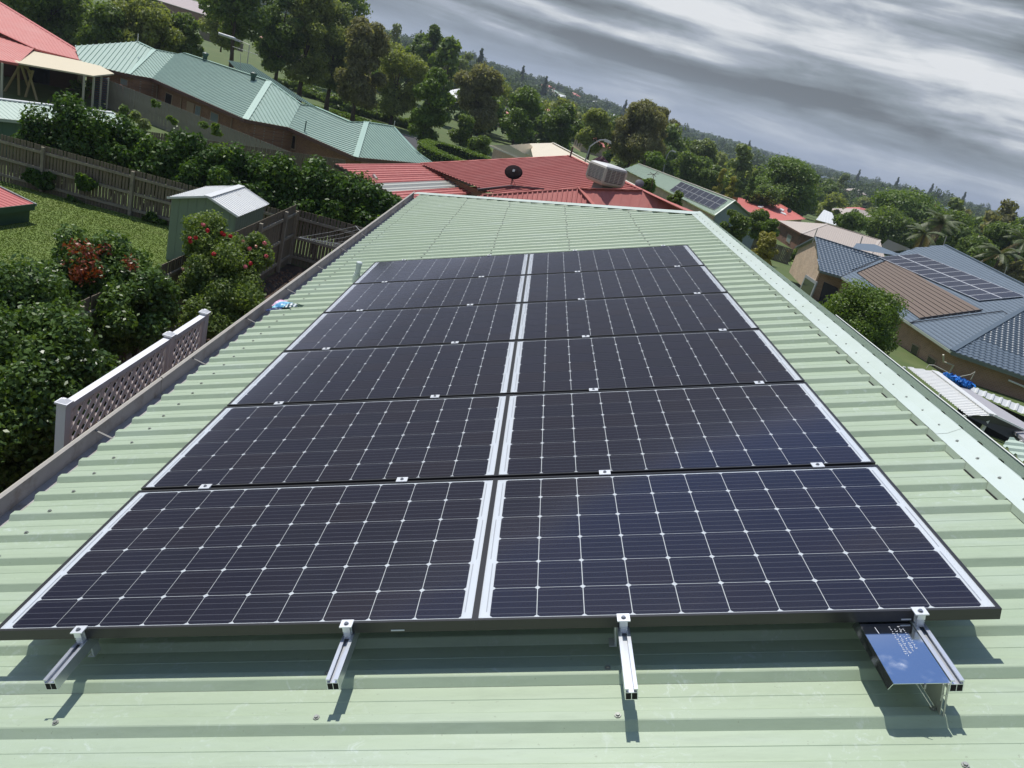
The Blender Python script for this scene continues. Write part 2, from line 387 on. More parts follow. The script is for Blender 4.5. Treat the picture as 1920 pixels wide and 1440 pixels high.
# ================================================================== SOLAR PANELS
PW, PH, FR = 1.65, 0.992, 0.040
def cell_mat():
    m = bpy.data.materials.new('solar_cell'); m.use_nodes = True
    t = NT(m.node_tree); b = m.node_tree.nodes['Principled BSDF']
    tc = t.N('ShaderNodeTexCoord'); s = t.N('ShaderNodeSeparateXYZ', i_0=tc.outputs['Object'])
    y = t.M('DIVIDE', t.M('ADD', s.outputs[1], 0.078), 0.0312)
    d = t.M('ABSOLUTE', t.M('SUBTRACT', t.M('FRACT', y), 0.5))
    bus = t.M('LESS_THAN', d, 0.017)
    fx = t.M('ABSOLUTE', t.M('SUBTRACT', t.M('FRACT', t.M('MULTIPLY', s.outputs[0], 600.0)), 0.5))
    fine = t.M('MULTIPLY', t.M('LESS_THAN', fx, 0.12), 0.010)
    oi = t.N('ShaderNodeObjectInfo')
    base = t.ramp(oi.outputs['Random'], [(0.0, (0.0024, 0.0040, 0.018)), (0.5, (0.0034, 0.0046, 0.021)), (1.0, (0.0062, 0.0048, 0.016))])
    n = t.N('ShaderNodeTexNoise', i_Vector=tc.outputs['Object'], i_Scale=14.0, i_Detail=3.0)
    base = t.mix(t.M('MULTIPLY', t.M('SUBTRACT', n.outputs[0], 0.4), 0.5, clamp=True), base, (0.016, 0.013, 0.028))
    c = t.mix(fine, base, (0.25, 0.27, 0.33)); c = t.mix(bus, c, (0.19, 0.20, 0.24))
    t.l.new(c, b.inputs['Base Color']); b.inputs['Roughness'].default_value = 0.5; b.inputs['Specular IOR Level'].default_value = 0.2
    return m
def glass_mat(name, rough=0.09):
    m = bpy.data.materials.new(name); m.use_nodes = True
    t = NT(m.node_tree); t.n.remove(m.node_tree.nodes['Principled BSDF']); out = m.node_tree.nodes['Material Output']
    fr = t.N('ShaderNodeFresnel', i_IOR=1.52); gl = t.N('ShaderNodeBsdfGlossy', i_Roughness=rough); gl.inputs[0].default_value = (0.90, 0.88, 1.0, 1)
    tr = t.N('ShaderNodeBsdfTransparent'); tr.inputs[0].default_value = (0.97, 0.98, 0.98, 1)
    tc = t.N('ShaderNodeTexCoord'); n = t.N('ShaderNodeTexNoise', i_Vector=tc.outputs['Object'], i_Scale=2.5, i_Detail=5.0)
    dust = t.N('ShaderNodeBsdfDiffuse'); dust.inputs[0].default_value = (0.5, 0.5, 0.5, 1)
    ar = t.M('MULTIPLY', fr.outputs[0], t.M('ADD', t.M('MULTIPLY', t.M('MINIMUM', t.M('DIVIDE', fr.outputs[0], 0.28), 1.0), 0.75), 0.40))      # anti-reflection coated solar glass
    ms = t.N('ShaderNodeMixShader', i_0=ar); t.l.new(tr.outputs[0], ms.inputs[1]); t.l.new(gl.outputs[0], ms.inputs[2])
    m2 = t.N('ShaderNodeMixShader', i_0=t.M('MULTIPLY', t.ramp(n.outputs[0], [(.35, (0, 0, 0)), (.75, (1, 1, 1))]), 0.005)); t.l.new(ms.outputs[0], m2.inputs[1]); t.l.new(dust.outputs[0], m2.inputs[2])
    t.l.new(m2.outputs[0], out.inputs[0]); return m
cellm = cell_mat(); pglass = glass_mat('solar_glass')
backm = mat('panel_backsheet_white', (0.56, 0.60, 0.64), 0.55)
framem = mat('black_anodised_frame', (0.022, 0.021, 0.022), 0.32, 0.0, spec=0.6)
ribm = mat('ribbon_tin', (0.38, 0.40, 0.43), 0.35, 0.5)
# shared meshes in panel coordinates: origin at the panel's front left corner, x across, y up the array, z off the roof
mb = MB()
lip = 0.0105
for (x0, x1, y0, y1) in ((0, PW, 0, lip), (0, PW, PH - lip, PH), (0, lip, lip, PH - lip), (PW - lip, PW, lip, PH - lip)):
    mb.box(x0, x1, y0, y1, -FR, 0.0)
frame_me = mb.mesh('frame', framem)
mb = MB(); mb.box(lip, PW - lip, lip, PH - lip, -0.010, -0.0055); back_me = mb.mesh('backsheet', backm)
mb = MB(); mb.add([(lip, lip, -0.0015), (PW - lip, lip, -0.0015), (PW - lip, PH - lip, -0.0015), (lip, PH - lip, -0.0015)], [(0, 1, 2, 3)]); glass_me = mb.mesh('glass_pane', pglass)
c = 0.0765; k = 0.0088
mb = MB(); pts = [(-c + k, -c), (c - k, -c), (c, -c + k), (c, c - k), (c - k, c), (-c + k, c), (-c, c - k), (-c, -c + k)]; CY = 0.1592
mb.add([(a, b * 1.0130, 0.0) for a, b in pts] + [(a, b * 1.0130, -0.0012) for a, b in pts], [tuple(range(8))] + [(i, 8 + i, 8 + (i + 1) % 8, (i + 1) % 8) for i in range(8)])
cell_me = mb.mesh('cell', cellm)
mb = MB()
mx = (PW - 10 * 0.1558) / 2
for xa in (mx - 0.013, PW - mx + 0.0075):      # interconnecting ribbons in the white end margins
    for jj in range(3):
        off = 0.0 if jj != 1 else 0.009
        y0 = 0.05 + jj * 0.31; xx = xa + (off if xa > 1 else -off); mb.box(xx, xx + 0.0032, y0, y0 + 0.28, -0.0052, -0.0045)
ribbon_me = mb.mesh('ribbon', ribm)
rows = ['front row', 'second row from the front', 'third row from the front', 'fourth row from the front', 'fifth row from the front', 'farthest row']
names = {0: 'left', 1: 'right'}
for rI in range(6):
    for cI in (0, 1):
        org = L(-PW - 0.0001 if cI == 0 else 0.0001, rI * (PH + 0.0205), 0.0)
        p = thing('solar_panel', 'black framed solar panel, %s, %s column of the array' % (rows[rI], names[cI]), 'solar panel', (0, 0, 0), 'solar panels on the pale green roof')
        p.matrix_basis = Matrix.Translation(org) @ rotR.to_4x4()
        for nm, me in (('frame', frame_me), ('backsheet', back_me), ('glass_pane', glass_me), ('ribbon', ribbon_me)):
            o = bpy.data.objects.new(nm, me); COL.objects.link(o); o.parent = p
        my = (PH - 6 * CY) / 2
        for a in range(10):
            for b in range(6):
                o = bpy.data.objects.new('cell', cell_me); COL.objects.link(o); o.parent = p
                o.location = (mx + 0.1558 * (a + .5), my + CY * (b + .5), -0.0042)
        if rI == 0:
            mb = MB(); mb.box(PW - 0.30 if cI else 1.37, (PW - 0.27) if cI else 1.415, -0.0012, -0.0002, -0.035, -0.030)
            o = mb.build('frame_label', backm); o.parent = p

# ================================================================== RAILS AND CLAMPS
alu = mat('mill_aluminium', (0.72, 0.74, 0.77), 0.32, 0.85, var=0.08, vscale=20)
aluw = mat('clamp_aluminium', (0.80, 0.82, 0.84), 0.38, 0.55)
boltm = mat('bolt_steel', (0.30, 0.31, 0.33), 0.3, 0.9)
RT0 = -FR - 0.001
rail_prof = [(-0.019, -0.040), (0.019, -0.040), (0.019, 0.0), (0.0075, 0.0), (0.0075, -0.004), (0.0155, -0.004), (0.0155, -0.013), (-0.0155, -0.013), (-0.0155, -0.004), (-0.0075, -0.004), (-0.0075, 0.0), (-0.019, 0.0)]
outline = [(-0.019, -0.040), (0.019, -0.040), (0.019, 0.0), (0.0155, 0.0), (0.0155, -0.013), (-0.0155, -0.013), (-0.0155, 0.0), (-0.019, 0.0)]
def bolt(mb, u, v, n, r=0.0055, h=0.006):
    seg = 8
    for (rr, a, b) in ((r * 1.55, 0, 0.0015), (r, 0.0015, h)):
        P = [L(u + rr * math.cos(2 * math.pi * i / seg), v + rr * math.sin(2 * math.pi * i / seg), n + z) for z in (a, b) for i in range(seg)]
        mb.add(P, [tuple(range(seg - 1, -1, -1)), tuple(range(seg, 2 * seg))] + [(i, (i + 1) % seg, seg + (i + 1) % seg, seg + i) for i in range(seg)])
rails = [(-1.340, -0.195, 'leftmost of the four rail ends'), (-0.422, -0.215, 'second rail end from the left'), (0.481, -0.275, 'third rail end from the left'), (1.400, -0.262, 'rightmost, beside the shiny plate')]
for (ru, rv, nm) in rails:
    rail = thing('mounting_rail', 'silver mounting rail under the solar panels, %s' % nm, 'rail', L(ru, rv, RT0 - 0.04), 'aluminium rails that carry the solar panels')
    T = lambda x, y, z: L(ru + x, y, RT0 + z)
    mb = MB(); o = 0
    mb.extrude(rail_prof, rv, 6.24, T=T)
    # two faces of the slot lips sit on top of the body: black blocks paint the shade of the hollow end
    mb.build('rail_body', alu, rail)
    mb = MB(); mb.box(-0.0165, -0.0012, rv - 0.0006, rv + 0.004, -0.0375, -0.0155, T=T); mb.box(0.0012, 0.0165, rv - 0.0006, rv + 0.004, -0.0375, -0.0155, T=T); mb.build('rail_end_shade', slotm, rail)
    for fv in (0.07, 1.2, 2.35, 3.5, 4.65, 5.8):
        mb = MB(); mb.box(ru - 0.045, ru - 0.02, fv - 0.02, fv + 0.02, RT + 0.002, RT + 0.006, T=L); mb.box(ru - 0.026, ru - 0.020, fv - 0.02, fv + 0.02, RT + 0.006, RT0 - 0.005, T=L)
        mb.build('rail_foot', aluw, rail)
    # end clamps, front and back
    for (vv, sg) in ((0.0, -1), (6 * PH + 5 * 0.0205, 1)):
        mb = MB()
        mb.box(ru - 0.0205, ru + 0.0205, min(vv - sg * 0.012, vv + sg * 0.026), max(vv - sg * 0.012, vv + sg * 0.026), 0.0008, 0.0045, T=L)
        mb.box(ru - 0.013, ru + 0.013, min(vv + sg * 0.0012, vv + sg * 0.006), max(vv + sg * 0.0012, vv + sg * 0.006), -0.039, 0.0008, T=L)
        mb.box(ru - 0.012, ru + 0.012, min(vv + sg * 0.006, vv + sg * 0.022), max(vv + sg * 0.006, vv + sg * 0.022), -0.020, 0.0008, T=L)
        mb.box(ru - 0.0095, ru + 0.0095, min(vv + sg * 0.0075, vv + sg * 0.020), max(vv + sg * 0.0075, vv + sg * 0.020), -0.048, -0.0204, T=L)
        for zz_ in (-0.024, -0.031, -0.038): mb.box(ru - 0.0115, ru + 0.0115, min(vv + sg * 0.0072, vv + sg * 0.022), max(vv + sg * 0.0072, vv + sg * 0.022), zz_ - 0.0022, zz_, T=L)
        cl_ = mb.build('end_clamp', aluw, rail)
        mb = MB(); bolt(mb, ru, vv + sg * 0.010, 0.0045); mb.build('bolt', boltm, cl_)
    for g in range(1, 6):
        vc = g * PH + (g - 0.5) * 0.0205; du = rnd.uniform(-.006, .006)
        mb = MB(); mb.box(ru - 0.025 + du, ru + 0.025 + du, vc - 0.020, vc + 0.020, 0.0008, 0.0042, T=L); mb.box(ru - 0.022 + du, ru + 0.022 + du, vc - 0.008, vc + 0.008, -0.03, 0.0008, T=L)
        cl_ = mb.build('mid_clamp', aluw, rail)
        mb = MB(); bolt(mb, ru + du, vc, 0.0042); mb.build('bolt', boltm, cl_)

# bent aluminium plate on the rightmost rail
plate_m = bpy.data.materials.new('polished_aluminium'); plate_m.use_nodes = True
t_ = NT(plate_m.node_tree); b_ = plate_m.node_tree.nodes['Principled BSDF']; b_.inputs['Metallic'].default_value = 1.0
tc_ = t_.N('ShaderNodeTexCoord'); n_ = t_.N('ShaderNodeTexNoise', i_Vector=tc_.outputs['Object'], i_Scale=9.0, i_Detail=3.0)
f_ = t_.ramp(n_.outputs[0], [(0.52, (0.10, 0.10, 0.10)), (0.66, (0.42, 0.42, 0.42))]); t_.l.new(f_, b_.inputs['Roughness'])
t_.l.new(t_.mix(t_.ramp(n_.outputs[0], [(0.5, (0, 0, 0)), (0.68, (1, 1, 1))]), (0.74, 0.77, 0.82), (0.88, 0.9, 0.92)), b_.inputs['Base Color'])
pl = thing('metal_bracket_plate', 'shiny bent aluminium plate with scratched marks, beside the rightmost rail end', 'metal plate', L(1.3, -0.15, -0.04))
pn = -0.044
mb = MB(); mb.box(1.222, 1.3788, -0.268, 0.012, pn - 0.0018, pn, T=L); mb.build('top_plate', plate_m, pl)
mb = MB(); mb.hexa([L(1.2205, -0.268, pn), L(1.2218, -0.268, pn - 0.002), L(1.2218, 0.012, pn - 0.002), L(1.2205, 0.012, pn), L(1.207, -0.268, pn - 0.020), L(1.2085, -0.268, pn - 0.021), L(1.2085, 0.012, pn - 0.021), L(1.207, 0.012, pn - 0.020)]); mb.build('bent_flange', plate_m, pl)
dull = mat('dull_aluminium', (0.50, 0.51, 0.47), 0.45, 0.6)
mb = MB(); mb.box(1.362, 1.3645, -0.268, 0.0, RT + 0.002, pn - 0.002, T=L); mb.build('side_leg', dull, pl)
mb = MB(); mb.box(1.3695, 1.3745, -0.2715, -0.2685, RT - 0.020, pn - 0.002, T=L); mb.box(1.3560, 1.3585, -0.2715, -0.2685, pn - 0.060, pn - 0.002, T=L); mb.box(1.3560, 1.3720, -0.2722, -0.2718, pn - 0.044, pn - 0.038, T=L); mb.build('end_tab', dull, pl)
mb = MB(); mb.tube([L(1.287, -0.262, pn - 0.005), L(1.318, -0.300, pn - 0.056)], 0.0011, 6); mb.build('wire_pin', mat('pale_wire', (0.6, 0.62, 0.5), 0.4, 0.3), pl)
mb = MB(); mb.tube([L(1.309, -0.269, pn - 0.003), L(1.309, -0.269, pn - 0.018)], 0.0028, 8); mb.build('bolt', boltm, pl)
mb = MB()
rr = random.Random(3)
for li, uu in enumerate((1.305, 1.317, 1.331, 1.343)):      # scratched, illegible rows of small marks
    v = -0.020 - 0.012 * (li % 2)
    while v > -0.155 + 0.01 * li:
        if rr.random() < 0.88:
            a = L(uu + rr.uniform(-.002, .002), v, pn + 0.0004); b = L(uu + rr.uniform(.001, .0055), v - rr.uniform(.001, .004), pn + 0.0004); mb.bar(a, b, 0.0012, 0.0006, up=nrm)
        if rr.random() < 0.4:
            a = L(uu + .004, v - .003, pn + 0.0004); b = L(uu + .0065, v + .002, pn + 0.0004); mb.bar(a, b, 0.0009, 0.0006, up=nrm)
        v -= rr.uniform(0.006, 0.010)
mb.bar(L(1.262, -0.022, pn + .0005), L(1.264, -0.052, pn + .0005), 0.0012, 0.0008, up=nrm)
mb.build('scratched_marks', mat('scratch_white', (0.85, 0.86, 0.88), 0.6), pl)

# vent pipe
pv = mat('pvc_white_weathered', (0.62, 0.67, 0.66), 0.45, var=0.2, vscale=20)
pipe = thing('vent_pipe', 'short pale plastic vent pipe standing on the roof beside the far left solar panels', 'pipe', L(-1.85, 5.90, RT))
a = L(-1.85, 5.90, RT - 0.02); mb = MB(); mb.tube([a, a + Vector((0, 0, 0.085))], 0.040, 16); mb.tube([a + Vector((0, 0, .085)), a + Vector((0, 0, .105))], 0.034, 16); mb.build('pipe_collar', mat('collar_pale', (0.62, 0.68, 0.62), 0.5), pipe, smooth=False)
mb = MB(); mb.tube([a + Vector((0, 0, 0.105)), a + Vector((0, 0, 0.20))], 0.028, 16); mb.build('pipe_body', pv, pipe)
mb = MB(); mb.tube([a + Vector((0, 0, 0.201)), a + Vector((0, 0, 0.225)), a + Vector((0, 0, 0.233))], [0.032, 0.032, 0.022], 16); mb.build('pipe_cap', pv, pipe)

# crumpled packet on the gutter
pk = thing('glove_packet', 'crumpled pink and blue packet with a striped cloth lying over the gutter edge', 'packet', L(-2.39, 4.91, RT))
def crumple(name, u0, u1, v0, v1, n0, hgt, m_, seed, seg=9):
    q = random.Random(seed); mb = MB()
    for i in range(seg + 1):
        for j in range(seg + 1):
            a = i / seg; b = j / seg; bow = math.sin(math.pi * a) * math.sin(math.pi * b)
            mb.v.append(tuple(L(-2.30 + (u0 + (u1 - u0) * a + 2.27 + q.uniform(-.006, .006)) * .68, 4.98 + (v0 + (v1 - v0) * b - 4.70 + q.uniform(-.006, .006)) * .68, RT + (n0 - RT + hgt * bow) * .6 + q.uniform(-.003, .004))))
    for i in range(seg):
        for j in range(seg): k = i * (seg + 1) + j; mb.f.append((k, k + seg + 1, k + seg + 2, k + 1)); mb.mi.append(0)
    o = mb.build(name, m_, pk); md = o.modifiers.new('s', 'SOLIDIFY'); md.thickness = 0.004; return o
def stripe_mat(name, c1, c2, scale, axis=0, thr=0.5):
    m = bpy.data.materials.new(name); m.use_nodes = True; t = NT(m.node_tree); b = m.node_tree.nodes['Principled BSDF']
    tc = t.N('ShaderNodeTexCoord'); s = t.N('ShaderNodeSeparateXYZ', i_0=tc.outputs['Object'])
    f = t.M('GREATER_THAN', t.M('FRACT', t.M('MULTIPLY', s.outputs[axis], scale)), thr); t.l.new(t.mix(f, c1, c2), b.inputs['Base Color']); b.inputs['Roughness'].default_value = 0.5; return m
crumple('pink_face', -2.49, -2.33, 4.74, 4.98, RT - 0.0, 0.05, mat('packet_pink', (0.80, 0.45, 0.60), 0.4, col2=(0.75, 0.66, 0.78), vscale=12), 1)
crumple('blue_face', -2.43, -2.20, 4.58, 4.80, RT + 0.015, 0.055, mat('packet_blue', (0.10, 0.33, 0.60), 0.35, col2=(0.35, 0.75, 0.82), vscale=14, c2lo=0.42, c2hi=0.55), 2)
crumple('navy_edge', -2.50, -2.28, 4.50, 4.60, RT - 0.01, 0.02, mat('packet_navy', (0.01, 0.03, 0.12), 0.35), 5)
crumple('striped_cloth', -2.26, -2.06, 4.55, 4.66, RT + 0.015, 0.045, stripe_mat('striped_knit', (0.78, 0.82, 0.82), (0.03, 0.10, 0.14), 28.0), 3)
crumple('green_cuff', -2.10, -1.99, 4.56, 4.64, RT + 0.01, 0.03, mat('cuff_green', (0.03, 0.08, 0.05), 0.7), 4)
# cable at the bottom left corner, scraps
mb = MB(); mb.tube([L(*S(a, b), c_) for a, b, c_ in ((-1.52, -0.27, PAN + .006), (-1.47, -0.278, PAN + .012), (-1.443, -0.365, PAN + 0.008), (-1.425, -0.42, PAN + .004), (-1.40, -0.60, PAN + .004))], 0.0026, 6)
o = mb.build('black_cable', mat('cable_black', (0.02, 0.02, 0.02), 0.5)); o['label'] = 'thin dark cable end lying on the roof at the near left corner'; o['category'] = 'cable'
mb = MB(); mb.hexa([L(0.362, -0.278, PAN + .001), L(0.378, -0.280, PAN + .001), L(0.377, -0.276, PAN + .001), L(0.362, -0.274, PAN + .001), L(0.362, -0.278, PAN + .004), L(0.378, -0.280, PAN + .003), L(0.377, -0.276, PAN + .003), L(0.362, -0.274, PAN + .004)])
o = mb.build('dry_leaf_scrap', mat('rust_scrap', (0.25, 0.05, 0.02), 0.7)); o['label'] = 'tiny rust red scrap on the roof pan left of the third rail end'; o['category'] = 'scrap'
# ================================================================== GROUND
nprng = np.random.default_rng(11)
def smooth(a, b, x): x = np.clip((x - a) / (b - a), 0, 1); return x * x * (3 - 2 * x)
def gz(X, Y):
    X = np.asarray(X, float); Y = np.asarray(Y, float)
    z = -2.5 - 0.9 * smooth(26, 42, Y) - 1.6 * smooth(42, 95, Y) + 1.0 * smooth(95, 130, Y) * smooth(-10, -35, X) - 5.5 * smooth(110, 330, Y) * smooth(-60, 60, X)
    r = X / np.maximum(Y, 60.0)
    ang = np.interp(r, [-0.6, -0.25, -0.12, 0.0, 0.15, 0.32, 0.5, 0.7, 1.1], [0.012, 0.006, 0.003, -0.0035, -0.0120, -0.0150, -0.0060, -0.0070, 0.0])
    top = 5.5 + ang * 950
    wv = 3.0 * np.sin(X * 0.011 + 1.3) * np.sin(Y * 0.008) * smooth(200, 500, Y)
    return z + (top - z) * smooth(300, 950, np.hypot(X, Y)) + wv - 0.0012 * np.maximum(np.hypot(X, Y) - 1150, 0)
def gzf(x, y): return float(gz(x, y))
ys = np.concatenate([np.arange(-40, 60, 4), np.arange(60, 200, 8), np.arange(200, 1300, 25), [1300, 1600, 2500, 4200]])
xs = np.concatenate([[-4000, -2200, -1400], np.arange(-1000, -160, 40), np.arange(-160, 160, 8), np.arange(160, 1400, 40), [1600, 2500, 4500]])
XX, YY = np.meshgrid(xs, ys); ZZ = gz(XX, YY)
V = np.stack([XX.ravel(), YY.ravel(), ZZ.ravel()], 1); nx, ny = len(xs), len(ys)
F = [(j * nx + i, j * nx + i + 1, (j + 1) * nx + i + 1, (j + 1) * nx + i) for j in range(ny - 1) for i in range(nx - 1)]
me = bpy.data.meshes.new('ground'); me.from_pydata(V.tolist(), [], F); me.polygons.foreach_set('use_smooth', [True] * len(F))
grassm = mat('far_grass', (0.085, 0.125, 0.030), 0.9, var=0.18, vscale=0.35, col2=(0.14, 0.16, 0.05), c2lo=0.5, c2hi=0.75, bump=0.3, bscale=3)
me.materials.append(grassm); g = obj('ground', me); g['kind'] = 'structure'
dirtm = mat('dark_garden_soil', (0.045, 0.030, 0.020), 0.95, col2=(0.11, 0.060, 0.035), vscale=1.6, var=0.3, bump=0.5, bscale=12, c2lo=0.5, c2hi=0.62)  # dark brown soil with redder patches at random
def sheet(name, pts, m_, dz=0.004, sub=0, **pr):
    mb = MB(); mb.add([(x, y, gzf(x, y) + dz) for x, y in pts], [tuple(range(len(pts)))]); return mb.build(name, m_, **pr)
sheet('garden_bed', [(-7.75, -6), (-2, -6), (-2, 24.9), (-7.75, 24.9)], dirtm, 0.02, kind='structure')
lawnm = mat('lawn_grass', (0.130, 0.190, 0.032), 0.9, var=0.25, vscale=1.0, col2=(0.185, 0.215, 0.06), c2lo=0.5, c2hi=0.72, bump=0.7, bscale=45)
LZ = -2.3
mb = MB(); mb.add([(-30, 2, LZ), (-7.9, 2, LZ), (-7.9, 25.0, LZ), (-30, 25.0, LZ)], [(0, 1, 2, 3)]); lw = mb.build('lawn', lawnm, kind='structure')
# grass blades on the lawn
def blades(name, x0, x1, y0, y1, z, n, h, m_, seed, keep=None):
    q = np.random.default_rng(seed); x = q.uniform(x0, x1, n); y = q.uniform(y0, y1, n)
    if keep is not None: k = keep(x, y); x = x[k]; y = y[k]; n = len(x)
    a = q.uniform(0, 2 * np.pi, n); hh = h * q.uniform(0.5, 1.3, n); lx = q.normal(0, .5, n) * hh; ly = q.normal(0, .5, n) * hh; wv = 0.012 + 0.012 * q.random(n)
    zb = z if np.isscalar(z) else z(x, y)
    P = np.zeros((n, 3, 3)); P[:, 0] = np.stack([x - wv * np.cos(a), y - wv * np.sin(a), zb + 0 * x], 1); P[:, 1] = np.stack([x + wv * np.cos(a), y + wv * np.sin(a), zb + 0 * x], 1); P[:, 2] = np.stack([x + lx, y + ly, zb + hh], 1)
    return fastmesh(name, P.reshape(-1, 3), np.arange(3 * n).reshape(-1, 3), m_)
def fastmesh(name, V, F, m_, mi=None, link=True):
    V = np.ascontiguousarray(V, np.float32); F = np.ascontiguousarray(F, np.int32); k = F.shape[1]
    me = bpy.data.meshes.new(name); me.vertices.add(len(V)); me.vertices.foreach_set('co', V.ravel())
    me.loops.add(F.size); me.loops.foreach_set('vertex_index', F.ravel()); me.polygons.add(len(F))
    me.polygons.foreach_set('loop_start', np.arange(0, F.size, k, dtype=np.int32)); me.polygons.foreach_set('loop_total', np.full(len(F), k, np.int32))
    for q in (m_ if isinstance(m_, list) else [m_]): me.materials.append(q)
    if mi is not None: me.polygons.foreach_set('material_index', np.ascontiguousarray(mi, np.int32))
    me.update(calc_edges=True)
    return me
grasslm = leafmat('grass_blade', (0.115, 0.175, 0.028), (0.165, 0.225, 0.045), 0.8, 0.35)
me = blades('lawn_blades', -20, -8, 8, 24.9, LZ, 170000, 0.024, grasslm, 5); obj('grass', me, kind='stuff')['label'] = 'short lawn grass behind the paling fence'
leafl = leafmat('leaf_litter_mix', (0.10, 0.035, 0.018), (0.30, 0.17, 0.09), 0.8, 0.1)
me = blades('leaf_litter', -7.6, -2.6, 0, 24, -2.47, 9000, 0.05, leafl, 6); obj('leaf_litter', me, kind='stuff')

# ================================================================== FENCES
palm = mat('paling_grey_wood', (0.20, 0.165, 0.115), 0.85, var=0.28, vscale=1.4, col2=(0.10, 0.08, 0.06), stretch=(9, 9, 0.8), c2lo=0.45, c2hi=0.7, island=0.0)
palm2 = mat('paling_pale_wood', (0.30, 0.275, 0.22), 0.85, var=0.3, vscale=1.4, col2=(0.15, 0.135, 0.11), stretch=(9, 9, 0.8), c2lo=0.45, c2hi=0.7)
railm = mat('fence_rail_wood', (0.30, 0.265, 0.20), 0.85, var=0.25, vscale=2, col2=(0.17, 0.15, 0.11), c2lo=.5, c2hi=.75)
def fence(name, label, a, b, zb, zt, m_, rails_side=-1, post_step=2.6, limit=300, pw=0.096, gap=0.116, rails_n=3, zb2=None, zt2=None, group=None, ragged=0.0):
    a = Vector((a[0], a[1], 0)); b = Vector((b[0], b[1], 0)); d = (b - a); Ln = d.length; d.normalize(); nrm_ = Vector((-d.y, d.x, 0)) * rails_side
    zb2 = zb if zb2 is None else zb2; zt2 = zt if zt2 is None else zt2
    f = thing(name, label, 'fence', (a.x, a.y, zb), group); rot = math.atan2(d.y, d.x); q = random.Random(int(a.x * 13 + a.y * 7))
    H = zt - zb; pm = MB(); pm.box(-pw / 2, pw / 2, -0.008, 0.008, 0, H); pme = pm.mesh('paling', m_)
    pm = MB(); pm.box(-pw * .46, pw * .46, -0.008, 0.008, 0, H); pme2 = pm.mesh('paling', m_)
    n = int(Ln / gap); extra = MB()
    for i in range(n):
        s = (i + .5) * gap; k = s / Ln; p = a + d * s; z0 = zb + (zb2 - zb) * k; top = zt + (zt2 - zt) * k + q.uniform(-ragged, ragged)
        if i < limit:
            o = obj('paling', q.choice((pme, pme2))); o.parent = f; o.location = (p.x - a.x + nrm_.x * q.uniform(-.004, .004), p.y - a.y + nrm_.y * q.uniform(-.004, .004), z0 - zb); o.rotation_euler = (0, q.uniform(-.008, .008), rot); o.scale = (1, 1, (top - z0) / H)
        else: extra.bar((p.x, p.y, z0), (p.x, p.y, top), pw, 0.016, up=nrm_)
    if extra.v: extra.build('far_palings', m_, f, kind='stuff')
    for j in range(rails_n):
        k = (0.18, 0.52, 0.86)[j] if rails_n == 3 else (0.25, 0.78)[j]
        mb = MB(); A = a + nrm_ * 0.045; B = b + nrm_ * 0.045; mb.bar((A.x, A.y, zb + k * (zt - zb)), (B.x, B.y, zb2 + k * (zt2 - zb2)), 0.05, 0.09); mb.build('fence_rail', railm, f)
    s = 0.0
    while s <= Ln + .01:
        k = s / Ln; p = a + d * s + nrm_ * 0.10; mb = MB(); mb.box(p.x - .05, p.x + .05, p.y - .05, p.y + .05, zb + (zb2 - zb) * k - .1, zt + (zt2 - zt) * k - 0.03); mb.build('post', railm, f); s += post_step
    return f
fence('paling_fence', 'weathered paling fence between the lawn and the long dark hedge', (-23, 25.1), (-7.9, 25.1), LZ - .1, -0.72, palm, -1, 3.15)
fence('paling_fence', 'dark paling fence behind the clothesline below the hedge', (-7.75, 25.1), (-0.6, 25.1), -2.6, -0.55, palm, -1, 2.7)
fence('paling_fence', 'shaded side fence running behind the rose bushes towards the small green shed', (-7.8, 2.0), (-7.8, 25.0), -2.6, -0.35, palm, -1, 2.4)
# far fences
gf0 = PZ(203, 150, -1.75); gf1 = PZ(545, 285, -1.9)
fence('paling_fence', 'tall grey paling fence along the brick wall of the long green roofed house', (gf0.x, gf0.y), (gf1.x, gf1.y), -3.65, -1.75, palm2, 1, 2.6, limit=300, zb2=-3.8, zt2=-1.9)
gf0 = PZ(255, 243, -1.25); gf1 = PZ(650, 300, -1.25)
fence('paling_fence', 'low brown paling fence above the long hedge, in front of the green roofed house', (gf0.x, gf0.y), (gf1.x, gf1.y), -2.95, -1.25, palm, 1, 2.6, limit=300)

# ================================================================== GARDEN SHED
shedg = mat('shed_green_steel', (0.20, 0.265, 0.20), 0.5, var=0.08, vscale=2)
whit = mat('white_roof_steel', (0.84, 0.84, 0.80), 0.4, var=0.06, vscale=1.5, col2=(0.66, 0.62, 0.54), c2lo=0.6, c2hi=0.75)
whit2 = mat('white_trim', (0.75, 0.76, 0.75), 0.4)
x0, x1, xm, y0, y1, zg, ze_, zr_ = -10.50, -8.52, -9.40, 21.30, 23.80, LZ, -0.35, -0.03
sh = thing('garden_shed', 'small green steel garden shed with a white ribbed gable roof on the lawn', 'shed', ((x0 + x1) / 2, (y0 + y1) / 2, zg))
def panelwall(a, b, za, zfun, pitch, m_, parent, name='wall_panel', dep=0.012, per=0.26):
    """upright ribbed steel wall made of separate sheets"""
    a = Vector(a); b = Vector(b); d = b - a; Ln = d.length; d.normalize(); n_ = Vector((d.y, -d.x, 0)); s = 0
    while s < Ln - .01:
        e = min(s + per, Ln); mb = MB(); pts = [(s, 0), (s + .018, dep), (e - .030, dep), (e - .012, 0), (e, 0)]; pv_ = None
        for (t0_, o_) in pts:
            p = a + d * t0_ + n_ * o_; i = len(mb.v); mb.v += [(p.x, p.y, za), (p.x, p.y, zfun(t0_ / Ln))]
            if pv_ is not None: mb.f.append((pv_, i, i + 1, pv_ + 1)); mb.mi.append(0)
            pv_ = i
        mb.build(name, m_, parent); s = e
gab = lambda k: ze_ + (zr_ - ze_) * (1 - abs(k - (xm - x0) / (x1 - x0)) / (0.5 if True else 1)) if True else 0
